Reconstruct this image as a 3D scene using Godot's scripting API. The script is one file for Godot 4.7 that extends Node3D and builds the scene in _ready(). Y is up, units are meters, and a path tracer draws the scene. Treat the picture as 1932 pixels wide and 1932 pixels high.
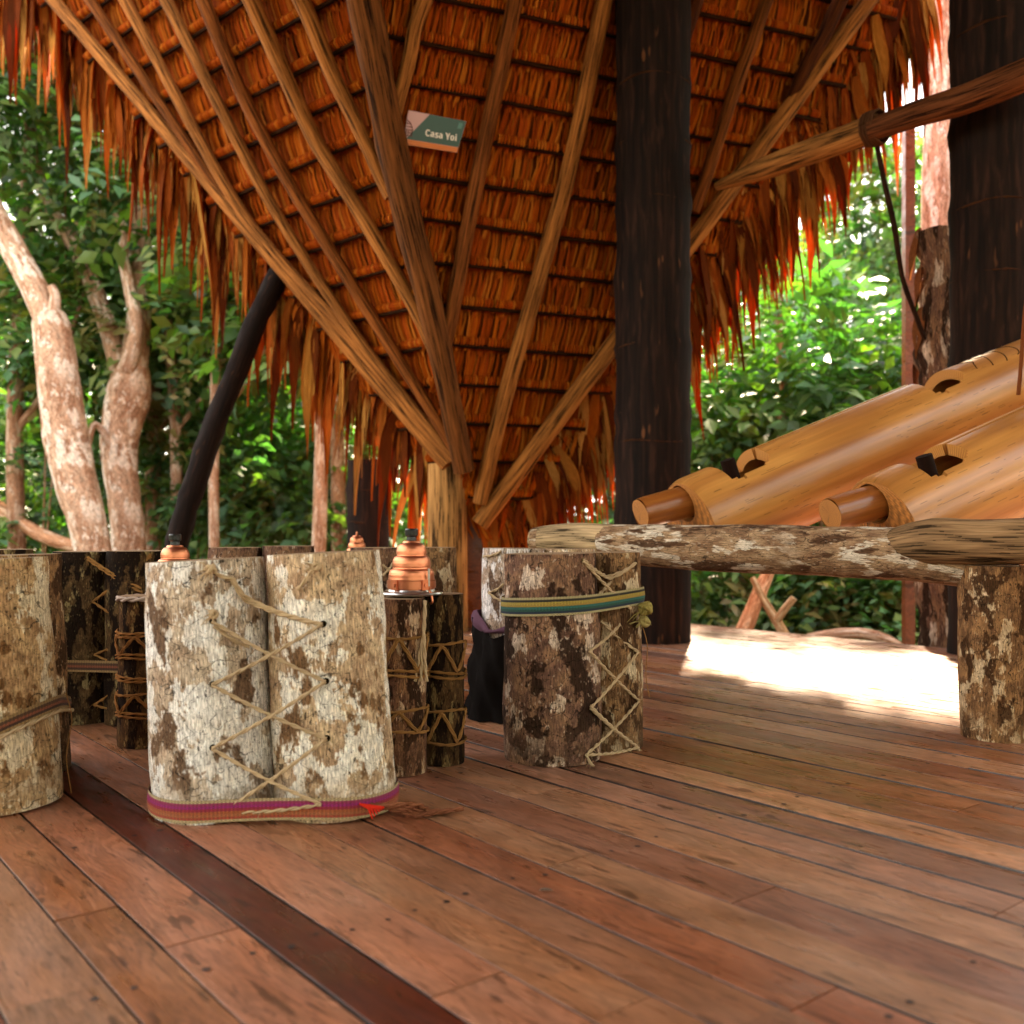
extends Node3D

# ------------------------------------------------------------------ basics
const EYE := 0.505          # camera height above the deck
const FOC := 1856.0         # focal length in units of a 1932 px picture
var rng := RandomNumberGenerator.new()
var used := {}
var M := {}

func at(x: float, y: float, d: float) -> Vector3:      # a place d metres ahead of the eye
	return Vector3((x - 966.0) / FOC * d, EYE + (1000.0 - y) / FOC * d, -d)

func on_plane(x: float, y: float, p: Vector3, n: Vector3) -> Vector3:
	var dir := Vector3((x - 966.0) / FOC, (1000.0 - y) / FOC, -1.0)
	var o := Vector3(0, EYE, 0)
	return o + dir * ((p - o).dot(n) / dir.dot(n))

func r(a: float, b: float) -> float:
	return rng.randf_range(a, b)

func lin(rr: float, g: float, b: float) -> Color:        # a linear base colour for albedo_color
	return Color(rr, g, b).linear_to_srgb()

func hexc(s: String) -> Color:                            # a vertex colour (linear) from an sRGB hex
	return Color(s).srgb_to_linear()

func numbered(called: String) -> String:
	var n: int = used.get(called, 0)
	used[called] = n + 1
	return called if n == 0 else "%s_%03d" % [called, n]

func thing(called: String, label: String, category: String, group := "", where := Vector3.ZERO) -> Node3D:
	var o := Node3D.new()
	o.name = numbered(called)
	add_child(o)
	o.position = where
	o.set_meta("label", label)
	o.set_meta("category", category)
	if group: o.set_meta("group", group)
	return o

func structure(called: String) -> Node3D:
	var o := Node3D.new()
	o.name = called
	add_child(o)
	o.set_meta("kind", "structure")
	return o

# ------------------------------------------------------------------ mesh builder
class MB:
	var v := PackedVector3Array()
	var n := PackedVector3Array()
	var c := PackedColorArray()
	var t := PackedVector2Array()
	var i := PackedInt32Array()

	func add(p: Vector3, nn: Vector3, uv: Vector2, col: Color) -> int:
		v.append(p); n.append(nn); t.append(uv); c.append(col)
		return v.size() - 1

	func tri(a: int, b: int, d: int) -> void:
		i.append(a); i.append(b); i.append(d)

	func quad(a: int, b: int, d: int, e: int) -> void:
		tri(a, b, d); tri(a, d, e)

	# a flat four-cornered face, facing nn
	func face(a: Vector3, b: Vector3, d: Vector3, e: Vector3, uv: Array, col: Color) -> void:
		var nn := (b - a).cross(e - a).normalized()
		var k := add(a, nn, uv[0], col)
		add(b, nn, uv[1], col); add(d, nn, uv[2], col); add(e, nn, uv[3], col)
		tri(k, k + 2, k + 1); tri(k, k + 3, k + 2)

	# normals from the faces around each vertex
	func smooth() -> void:
		var acc := PackedVector3Array()
		acc.resize(v.size())
		for k in range(0, i.size(), 3):
			var f := (v[i[k + 2]] - v[i[k]]).cross(v[i[k + 1]] - v[i[k]])
			acc[i[k]] += f; acc[i[k + 1]] += f; acc[i[k + 2]] += f
		for k in v.size():
			n[k] = acc[k].normalized() if acc[k].length_squared() > 1e-20 else Vector3.UP

	func mesh(m: Material) -> ArrayMesh:
		# every triangle faces the way its normals point
		for k in range(0, i.size(), 3):
			var p0 := v[i[k]]
			if (v[i[k + 2]] - p0).cross(v[i[k + 1]] - p0).dot(n[i[k]] + n[i[k + 1]] + n[i[k + 2]]) < 0.0:
				var sw := i[k + 1]
				i[k + 1] = i[k + 2]; i[k + 2] = sw
		var a := []
		a.resize(Mesh.ARRAY_MAX)
		a[Mesh.ARRAY_VERTEX] = v; a[Mesh.ARRAY_NORMAL] = n; a[Mesh.ARRAY_COLOR] = c
		a[Mesh.ARRAY_TEX_UV] = t; a[Mesh.ARRAY_INDEX] = i
		var am := ArrayMesh.new()
		am.add_surface_from_arrays(Mesh.PRIMITIVE_TRIANGLES, a)
		am.surface_set_material(0, m)
		return am

func put(mb: MB, called: String, m: Material, parent: Node) -> MeshInstance3D:
	var o := MeshInstance3D.new()
	o.name = called
	o.mesh = mb.mesh(m)
	parent.add_child(o, true)
	return o

var lump := FastNoiseLite.new()

# a swept round bar: points, radii, sides; rough = lumpiness as a share of the radius
func tube(mb: MB, pts: Array, radii: Array, sides := 10, col := Color.WHITE, rough := 0.0, seed_at := 0.0, caps := true, vscale := 1.0, freq := 9.0) -> void:
	var up := Vector3.UP
	var along := 0.0
	var last := -1
	var first := mb.v.size()
	var side := Vector3.ZERO
	for k in pts.size():
		var p: Vector3 = pts[k]
		var dir: Vector3 = (pts[mini(k + 1, pts.size() - 1)] - pts[maxi(k - 1, 0)]).normalized()
		if k == 0:
			up = Vector3.UP if absf(dir.y) < 0.9 else Vector3.FORWARD
			side = dir.cross(up).normalized()
		else:
			along += p.distance_to(pts[k - 1])
			side = (side - dir * side.dot(dir)).normalized()
		var other := dir.cross(side).normalized()
		var rad: float = radii[mini(k, radii.size() - 1)]
		var ring := mb.v.size()
		for s in sides + 1:
			var a := TAU * s / sides
			var out := side * cos(a) + other * sin(a)
			var rr := rad
			if rough > 0.0:
				rr *= 1.0 + rough * lump.get_noise_3d(cos(a) * freq + seed_at * 31.0, along * freq * 6.0, sin(a) * freq)
			mb.add(p + out * rr, out, Vector2(float(s) / sides, along * vscale), col)
		if last >= 0:
			for s in sides:
				mb.quad(last + s, ring + s, ring + s + 1, last + s + 1)
		last = ring
	if rough > 0.0:
		var tmp := MB.new()
		tmp.v = mb.v.slice(first); tmp.n = mb.n.slice(first)
		# average the seam by hand: radial normals already fit well enough for small lumps
	if caps:
		for e in [0, 1]:
			var ring: int = first if e == 0 else last
			var k0: int = 0 if e == 0 else pts.size() - 1
			var dn: Vector3 = (pts[0] - pts[1]).normalized() if e == 0 else (pts[-1] - pts[-2]).normalized()
			var ctr := mb.add(pts[k0], dn, Vector2(0.5, 0.5), col)
			var b := mb.v.size()
			for s in sides + 1:
				mb.add(mb.v[ring + s], dn, Vector2(0.5 + 0.5 * cos(TAU * s / sides), 0.5 + 0.5 * sin(TAU * s / sides)), col)
			for s in sides:
				if e == 0: mb.tri(ctr, b + s, b + s + 1)
				else: mb.tri(ctr, b + s + 1, b + s)

# a box between two opposite corners in a frame (x, y, z axes are unit vectors)
func box(mb: MB, o: Vector3, x: Vector3, y: Vector3, z: Vector3, col: Color, uv0 := Vector2.ZERO, uvs := 1.0) -> void:
	var lx := x.length() * uvs; var ly := y.length() * uvs; var lz := z.length() * uvs
	var sets := [[o + y, x, z, lx, lz], [o + z, x, -z, lx, lz], [o, x, y, lx, ly], [o + x + z, -x, y, lx, ly], [o + z, -z, y, lz, ly], [o + x, z, y, lz, ly]]
	for q in sets:
		var a: Vector3 = q[0]; var e1: Vector3 = q[1]; var e2: Vector3 = q[2]
		var n := e1.cross(e2).normalized()
		var mid := a + e1 * 0.5 + e2 * 0.5
		var ctr := o + (x + y + z) * 0.5
		if n.dot(mid - ctr) < 0: n = -n
		var k := mb.add(a, n, uv0, col)
		mb.add(a + e1, n, uv0 + Vector2(q[3], 0), col)
		mb.add(a + e1 + e2, n, uv0 + Vector2(q[3], q[4]), col)
		mb.add(a + e2, n, uv0 + Vector2(0, q[4]), col)
		if e1.cross(e2).dot(n) > 0: mb.tri(k, k + 2, k + 1); mb.tri(k, k + 3, k + 2)
		else: mb.tri(k, k + 1, k + 2); mb.tri(k, k + 2, k + 3)

# smooth a list of points into a finer curve
func curve(pts: Array, steps := 6) -> Array:
	var out := []
	for k in pts.size() - 1:
		var a: Vector3 = pts[maxi(k - 1, 0)]; var b: Vector3 = pts[k]
		var c: Vector3 = pts[k + 1]; var d: Vector3 = pts[mini(k + 2, pts.size() - 1)]
		for s in steps:
			out.append(b.cubic_interpolate(c, a, d, float(s) / steps))
	out.append(pts[-1])
	return out

func resampled(vals: Array, n: int) -> Array:
	var out := []
	for k in n:
		var f := float(k) / maxi(n - 1, 1) * (vals.size() - 1)
		var a := int(floor(f))
		var b := mini(a + 1, vals.size() - 1)
		out.append(lerpf(vals[a], vals[b], f - a))
	return out

# a two-ply twisted rope along points
func rope(mb: MB, pts: Array, rad: float, col: Color, twist := 90.0) -> void:
	var total := 0.0
	for k in pts.size() - 1: total += pts[k].distance_to(pts[k + 1])
	var steps := clampi(int(total / 0.006), 6, 220)
	# even resampling
	var fine := []
	var seg := 0
	var done := 0.0
	for k in steps + 1:
		var want := total * k / steps
		while seg < pts.size() - 2 and done + pts[seg].distance_to(pts[seg + 1]) < want:
			done += pts[seg].distance_to(pts[seg + 1]); seg += 1
		var l: float = pts[seg].distance_to(pts[seg + 1])
		fine.append(pts[seg].lerp(pts[seg + 1], clampf((want - done) / maxf(l, 1e-6), 0, 1)))
	for ply in 2:
		var ps := []
		for k in fine.size():
			var dir: Vector3 = (fine[mini(k + 1, fine.size() - 1)] - fine[maxi(k - 1, 0)]).normalized()
			var s := dir.cross(Vector3(0.3, 0.2, 0.9)).normalized()
			var u := s.cross(dir)
			var a := twist * TAU * 0.2 * total * k / steps + PI * ply
			ps.append(fine[k] + (s * cos(a) + u * sin(a)) * rad * 0.5 + Vector3(r(-1, 1), r(-1, 1), r(-1, 1)) * rad * 0.08)
		tube(mb, ps, [rad * 0.62], 5, col * r(0.85, 1.1), 0.0, 0.0, false, 20.0)

# ------------------------------------------------------------------ textures
func noise(sd: int, f: float, oct := 3, kind := FastNoiseLite.TYPE_SIMPLEX_SMOOTH) -> FastNoiseLite:
	var n := FastNoiseLite.new()
	n.seed = sd; n.frequency = f; n.noise_type = kind
	n.fractal_type = FastNoiseLite.FRACTAL_FBM if oct > 1 else FastNoiseLite.FRACTAL_NONE
	n.fractal_octaves = oct
	return n

func tex(w: int, h: int, fn: Callable) -> ImageTexture:
	var lap := h / 6                                  # extra rows, blended in so that the texture repeats without a seam
	var data := PackedByteArray()
	data.resize(w * (h + lap) * 3)
	var k := 0
	for y in h + lap:
		for x in w:
			var c: Color = fn.call(float(x) / w, float(y) / h)
			data[k] = clampi(int(c.r * 255.0), 0, 255); data[k + 1] = clampi(int(c.g * 255.0), 0, 255); data[k + 2] = clampi(int(c.b * 255.0), 0, 255)
			k += 3
	data = lapped(data, w * 3, h, lap)
	var im := Image.create_from_data(w, h, false, Image.FORMAT_RGB8, data)
	im.generate_mipmaps()
	return ImageTexture.create_from_image(im)

func lapped(data: PackedByteArray, row: int, h: int, lap: int) -> PackedByteArray:
	for y in lap:
		var f := float(y) / lap
		for x in row:
			data[y * row + x] = int(lerpf(data[(h + y) * row + x], data[y * row + x], f))
	return data.slice(0, row * h)

# bark: a patchwork of lichen, bare wood and dark crust. colour texture and relief, wrapped round a log of radius 0.1 m, 0.5 m long
func bark(sd: int, base1: Color, base2: Color, pale: Color, dark: Color, pale_at: float, dark_at: float, w := 512, h := 512) -> StandardMaterial3D:
	var n1 := noise(sd, 12.0, 5); var n2 := noise(sd + 1, 22.0, 3); var n3 := noise(sd + 2, 11.0, 5)
	n1.fractal_gain = 0.6; n3.fractal_gain = 0.62
	var ng := noise(sd + 3, 1.0, 3); var nc := noise(sd + 4, 1.0, 2); var ns := noise(sd + 5, 130.0, 1)
	var lap := h / 6
	var col := PackedByteArray(); col.resize(w * (h + lap) * 3)
	var hgt := PackedByteArray(); hgt.resize(w * (h + lap))
	var k := 0
	for y in h + lap:
		var vy := 0.5 * y / h
		for x in w:
			var a := TAU * x / w
			var cx := cos(a) * 0.1; var cz := sin(a) * 0.1
			var grain := ng.get_noise_3d(cx * 330.0, vy * 42.0, cz * 330.0)
			var warp := n2.get_noise_3d(cx, vy, cz)
			var c := base1.lerp(base2, clampf(0.5 + 1.5 * warp, 0, 1))
			var hh := 0.5 + 0.2 * grain
			var lm := n1.get_noise_3d(cx + warp * 0.012, vy * 0.7, cz + grain * 0.004)
			var pm := smoothstep(pale_at - 0.035, pale_at + 0.035, lm + 0.10 * grain)
			c = c.lerp(pale.lerp(base2, 0.25 * clampf(0.5 + warp * 1.8, 0, 1)), pm * 0.92)
			hh += 0.12 * pm
			var dm := n3.get_noise_3d(cx + 3.0, vy * 0.6, cz) + 0.12 * warp
			var dd := smoothstep(dark_at - 0.05, dark_at + 0.05, dm + 0.08 * grain)
			c = c.lerp(dark, dd * 0.9)
			hh += 0.1 * dd
			c = c * (1.0 + 0.46 * grain)
			var cr := absf(nc.get_noise_3d(cx * 130.0 + warp * 3.0, vy * 30.0, cz * 130.0))
			if cr < 0.05:
				c = c * (0.5 + 0.5 * cr / 0.05)
				hh -= 0.28 * (1.0 - cr / 0.05)
			var cr2 := absf(n2.get_noise_3d(cx * 0.5 + 5.0, vy * 0.55, cz * 0.5))
			if cr2 < 0.012: c = c * 0.55
			var sp := ns.get_noise_3d(cx, vy * 0.6, cz)
			if sp > 0.70: c = c.lerp(pale, 0.5)
			elif sp < -0.76: c = c * 0.5
			col[k * 3] = clampi(int(c.r * 255), 0, 255); col[k * 3 + 1] = clampi(int(c.g * 255), 0, 255); col[k * 3 + 2] = clampi(int(c.b * 255), 0, 255)
			hgt[k] = clampi(int(hh * 255), 0, 255)
			k += 1
	col = lapped(col, w * 3, h, lap); hgt = lapped(hgt, w, h, lap)
	var ic := Image.create_from_data(w, h, false, Image.FORMAT_RGB8, col)
	var ih := Image.create_from_data(w, h, false, Image.FORMAT_L8, hgt)
	var m := StandardMaterial3D.new()
	m.albedo_texture = ImageTexture.create_from_image(ic)
	m.heightmap_enabled = true
	m.heightmap_texture = ImageTexture.create_from_image(ih)
	m.heightmap_scale = 0.35
	m.roughness = 0.88
	m.vertex_color_use_as_albedo = true
	return m

func mat(called: String, c: Color, rough := 0.7, metal := 0.0) -> StandardMaterial3D:
	var m := StandardMaterial3D.new()
	m.resource_name = called
	m.albedo_color = c; m.roughness = rough; m.metallic = metal
	m.vertex_color_use_as_albedo = true
	M[called] = m
	return m

func make_materials() -> void:
	M.bark_pale = bark(11, Color("9e8670"), Color("bca892"), Color("e2dcd6"), Color("5e4634"), -0.06, 0.34)
	M.bark_cream = bark(23, Color("a08266"), Color("c2a684"), Color("e0d8cc"), Color("6a4c32"), 0.04, 0.36)
	M.bark_brown = bark(37, Color("64483a"), Color("84634a"), Color("c0ab98"), Color("2c1d15"), 0.20, 0.10)
	M.bark_dark = bark(51, Color("43311f"), Color("5f4a30"), Color("8a7a55"), Color("1a110c"), 0.22, 0.02)
	M.bark_olive = bark(67, Color("6a4e36"), Color("8c6a48"), Color("c2ae90"), Color("3c2819"), 0.22, 0.12)
	M.bark_beam = bark(71, Color("7a5c44"), Color("9c7e60"), Color("cabcaa"), Color("4a3222"), 0.17, 0.18)
	M.bark_tree = bark(83, Color("b08c74"), Color("c4a48c"), Color("e6d8cc"), Color("966e56"), 0.08, 0.24, 256, 256)
	# deck boards: long grain, pores, stains
	var g1 := noise(101, 1.0, 4); var g2 := noise(102, 1.0, 3); var g3 := noise(103, 1.0, 2); var g4 := noise(104, 1.0, 3)
	var wood := func(u: float, v: float) -> Color:           # u runs along the board
		var warp := g2.get_noise_2d(u * 5.0, v * 6.0)
		var streak := g1.get_noise_2d(u * 7.0, v * 150.0 + warp * 9.0)
		var fine := g3.get_noise_2d(u * 60.0, v * 420.0)
		var stain := g4.get_noise_2d(u * 11.0, v * 9.0)
		var b := 0.86 + 0.17 * streak + 0.14 * fine + 0.12 * stain
		var knotn := g3.get_noise_2d(u * 16.0 + 9.0, v * 26.0)
		if knotn > 0.55: b *= 0.72
		if absf(g2.get_noise_2d(u * 3.0 + 20.0, v * 40.0)) < 0.012: b *= 0.7
		var w := g3.get_noise_2d(u * 9.0 + 50.0, v * 12.0)
		return Color(b, b * (0.97 + 0.05 * w), b * (0.94 + 0.10 * w))
	var woodt := tex(1024, 512, wood)
	var rough := func(u: float, v: float) -> Color:
		var b := 0.40 + 0.26 * g4.get_noise_2d(u * 14.0, v * 16.0) + 0.12 * g1.get_noise_2d(u * 9.0, v * 120.0)
		return Color(b, b, b)
	var rought := tex(512, 256, rough)
	var m := mat("plank", Color.WHITE, 0.95)
	m.albedo_texture = woodt
	m.roughness_texture = rought
	m.roughness_texture_channel = BaseMaterial3D.TEXTURE_CHANNEL_RED
	m.heightmap_enabled = true; m.heightmap_texture = woodt; m.heightmap_scale = 0.05
	mat("nail", Color("2a1d18"), 0.6)
	# thatch leaf: fibres along the leaf (v)
	var fib := func(u: float, v: float) -> Color:
		var b := 0.86 + 0.30 * g1.get_noise_2d(u * 90.0, v * 5.0) + 0.12 * g2.get_noise_2d(u * 12.0, v * 8.0)
		return Color(b, b * 0.98, b * 0.95)
	var fibt := tex(256, 256, fib)
	m = mat("leaf_dry", Color.WHITE, 0.55)
	m.albedo_texture = fibt
	m.backlight_enabled = true; m.backlight = Color(0.55, 0.20, 0.07)
	m = mat("leaf_inner", Color.WHITE, 0.5)
	m.albedo_texture = fibt
	m = mat("thatch_back", Color("8a4c18"), 0.95)
	m.albedo_texture = fibt
	# peeled poles
	var pole := func(u: float, v: float) -> Color:
		var a := TAU * u
		var s := g1.get_noise_3d(cos(a) * 9.0, v * 5.0, sin(a) * 9.0)
		var s2 := g2.get_noise_3d(cos(a) * 2.0, v * 3.0, sin(a) * 2.0)
		var b := 0.78 + 0.32 * s + 0.3 * s2
		if s + 0.5 * s2 < -0.28: b *= 0.55
		return Color(b, b * 0.97, b * 0.92)
	var polet := tex(256, 512, pole)
	m = mat("pole", Color.WHITE, 0.6)
	m.albedo_texture = polet
	m.heightmap_enabled = true; m.heightmap_texture = polet; m.heightmap_scale = 0.2
	# carved drum wood: smooth, oiled, with scuffs
	var g5 := noise(205, 1.0, 2)
	var carved := func(u: float, v: float) -> Color:
		var a := TAU * u
		var s := g1.get_noise_3d(cos(a) * 10.0, v * 4.0 + 7.0, sin(a) * 10.0)
		var s2 := g2.get_noise_3d(cos(a) * 1.5, v * 2.5, sin(a) * 1.5)
		var b := 0.88 + 0.08 * s + 0.20 * s2
		var sc := g5.get_noise_3d(cos(a) * 30.0, v * 14.0, sin(a) * 30.0)
		if sc > 0.52 and s2 > -0.1: b *= 0.72
		return Color(b, b * (0.96 + 0.08 * s2), b * (0.92 + 0.12 * s2))
	var carvt := tex(512, 512, carved)
	m = mat("carved", Color("c88c4a"), 0.28)
	m.albedo_texture = carvt
	m.heightmap_enabled = true; m.heightmap_texture = carvt; m.heightmap_scale = 0.06
	m = mat("carved_dark", Color("2a170e"), 0.8)
	m.metallic_specular = 0.2
	m.albedo_texture = carvt
	# sawn end grain: rings
	var rings := func(u: float, v: float) -> Color:
		var d := Vector2(u - 0.47, v - 0.52).length()
		var a := atan2(v - 0.52, u - 0.47)
		var w := g2.get_noise_2d(cos(a) * 2.0, sin(a) * 2.0)
		var b := 0.80 + 0.12 * sin(d * 95.0 + w * 5.0) + 0.18 * g1.get_noise_2d(u * 30.0, v * 30.0)
		if absf(g3.get_noise_2d(a * 2.2, 3.0)) < 0.03 and d < 0.36: b *= 0.6
		return Color(b, b * 0.96, b * 0.9)
	m = mat("endgrain", Color("b49a80"), 0.85)
	m.albedo_texture = tex(256, 256, rings)
	m = mat("endgrain_orange", Color("c98745"), 0.5)
	m.albedo_texture = M.endgrain.albedo_texture
	mat("rope", Color.WHITE, 0.9)
	m = mat("copper", Color(0.80, 0.50, 0.36), 0.30, 1.0)
	m.roughness = 0.38
	mat("steel", Color(0.75, 0.74, 0.72), 0.3, 1.0)
	mat("plastic_black", Color("14110f"), 0.35)
	# black palm trunk: almost black with dull brown scars
	var black := func(u: float, v: float) -> Color:
		var a := TAU * u
		var s := g1.get_noise_3d(cos(a) * 6.0, v * 3.0, sin(a) * 6.0)
		var s2 := g2.get_noise_3d(cos(a) * 2.2, v * 6.0, sin(a) * 2.2)
		var c := Color("100a08").lerp(Color("261812"), clampf(0.5 + s, 0, 1))
		var s3 := g4.get_noise_3d(cos(a) * 5.0, v * 9.0, sin(a) * 5.0)
		c = c.lerp(Color("38231a"), 0.6 * smoothstep(0.1, 0.6, s3 + 0.3 * s))
		if s2 > 0.54: c = c.lerp(Color("5c3a24"), smoothstep(0.54, 0.72, s2 + 0.2 * s))
		return c
	var blackt := tex(256, 512, black)
	m = mat("palm_black", Color.WHITE, 0.85)
	m.metallic_specular = 0.25
	m.albedo_texture = blackt
	m.heightmap_enabled = true; m.heightmap_texture = blackt; m.heightmap_scale = 0.6
	mat("cloth_black", Color("15110f"), 0.95)
	mat("cloth_purple", Color("5b3f4c"), 0.95)
	# woven bands: v across the band, u along
	M.band_red = band(["c9b38c", "a0305a", "a0206a", "a3283a", "b05a2c", "b2673a", "b04a30", "c3a878"])
	M.band_green = band(["b9a878", "2a2418", "b59a3e", "b08f38", "2c6a60", "24503f", "1d2a3a", "b9a878"])
	M.band_dark = band(["9a7a4c", "5a3a20", "8a4a2c", "4a2c1a", "a88250"])
	# leaves of the forest
	m = mat("leaf_green", Color.WHITE, 0.36)
	m.backlight_enabled = true; m.backlight = Color(0.70, 0.95, 0.42)
	var litter := func(u: float, v: float) -> Color:
		var b := g1.get_noise_2d(u * 120.0, v * 120.0); var b2 := g4.get_noise_2d(u * 14.0, v * 14.0)
		return Color("5a4028").lerp(Color("8a6a44"), clampf(0.5 + b, 0, 1)).lerp(Color("33301c"), clampf(0.3 + b2, 0, 0.7))
	m = mat("litter", Color.WHITE, 0.95)
	m.albedo_texture = tex(512, 512, litter)
	m.uv1_triplanar = true; m.uv1_world_triplanar = true; m.uv1_scale = Vector3(0.4, 0.4, 0.4)
	mat("paint", Color.WHITE, 0.45)
	# dry, fibrous matter has little gloss
	for k in ["leaf_inner", "leaf_dry", "thatch_back", "pole", "rope", "cloth_black", "cloth_purple", "endgrain", "bark_pale", "bark_cream", "bark_brown", "bark_dark", "bark_olive", "bark_beam", "bark_tree"]:
		M[k].metallic_specular = 0.18
	M.leaf_inner.roughness = 0.8; M.leaf_dry.roughness = 0.75; M.pole.roughness = 0.75
	M.plank.metallic_specular = 0.42

func band(cols: Array) -> StandardMaterial3D:
	var cc := []
	for s in cols: cc.append(Color(s))
	var nz := noise(301, 0.9, 2)
	var fn := func(u: float, v: float) -> Color:
		var q := v * cc.size()
		var c: Color = cc[mini(int(q), cc.size() - 1)]
		var row := sin(u * TAU * 64.0 + (PI if int(v * 24.0) % 2 == 0 else 0.0))
		var b := 0.78 + 0.34 * row * (0.6 + 0.4 * cos(v * TAU * 12.0)) + 0.2 * nz.get_noise_2d(u * 90.0, v * 30.0)
		return Color(c.r * b, c.g * b, c.b * b)
	var m := StandardMaterial3D.new()
	m.albedo_texture = tex(1024, 48, fn)
	m.heightmap_enabled = true; m.heightmap_texture = m.albedo_texture; m.heightmap_scale = 0.15
	m.roughness = 0.9
	return m

# ------------------------------------------------------------------ start
func _ready() -> void:
	rng.seed = 20240
	lump.seed = 5; lump.frequency = 0.1; lump.fractal_octaves = 3
	set_camera()
	set_light()
	make_materials()
	print("materials ", Time.get_ticks_msec())
	build_ground_and_deck()
	build_roof()
	print("roof ", Time.get_ticks_msec())
	build_posts()
	build_stools()
	build_bench_and_drums()
	build_copper()
	build_sign()
	print("objects ", Time.get_ticks_msec())
	build_forest()
	print("forest ", Time.get_ticks_msec())

func set_camera() -> void:
	var cam := Camera3D.new()
	cam.name = "camera"
	cam.near = 0.05; cam.far = 400.0
	cam.projection = Camera3D.PROJECTION_FRUSTUM
	cam.size = 0.05 * 1932.0 / FOC
	cam.frustum_offset = Vector2(0, 0.05 * 34.0 / FOC)
	cam.position = Vector3(0, EYE, 0)
	var ca := CameraAttributesPhysical.new()
	ca.frustum_focal_length = 24.0
	ca.exposure_aperture = 2.5
	ca.frustum_focus_distance = 2.3
	ca.frustum_near = 0.05; ca.frustum_far = 400.0
	cam.attributes = ca
	add_child(cam)
	cam.make_current()

func set_light() -> void:
	var env := Environment.new()
	env.background_mode = Environment.BG_SKY
	var sm := ProceduralSkyMaterial.new()
	sm.sky_top_color = Color(0.74, 0.74, 0.75)
	sm.sky_horizon_color = Color(1.0, 0.95, 0.87)
	sm.sky_curve = 0.2
	sm.ground_bottom_color = Color(0.22, 0.19, 0.14)
	sm.ground_horizon_color = Color(0.5, 0.5, 0.42)
	sm.sun_angle_max = 1.0
	var sky := Sky.new()
	sky.sky_material = sm
	env.sky = sky
	env.tonemap_mode = Environment.TONE_MAPPER_LINEAR
	env.tonemap_exposure = 9.2
	env.sdfgi_enabled = true; env.ssao_enabled = true; env.ssil_enabled = true
	var we := WorldEnvironment.new()
	we.name = "world_environment"
	we.environment = env
	add_child(we)
	var sun := DirectionalLight3D.new()
	sun.name = "sun"
	sun.light_energy = 1.6
	sun.light_color = Color(1.0, 0.90, 0.76)
	sun.light_angular_distance = 2.5
	sun.shadow_enabled = true
	add_child(sun)
	var az := deg_to_rad(12.0); var el := deg_to_rad(40.0)
	var to_sun := Vector3(sin(az) * cos(el), sin(el), -cos(az) * cos(el))
	sun.look_at_from_position(to_sun * 20.0, Vector3.ZERO, Vector3.UP)

# ------------------------------------------------------------------ ground and deck
const TH := 0.679           # the boards run this far to the left of the view
func deck_at(p: float, s: float, y: float) -> Vector3:
	return Vector3(p * cos(TH) - s * sin(TH), y, -(p * sin(TH) + s * cos(TH)))

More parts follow.
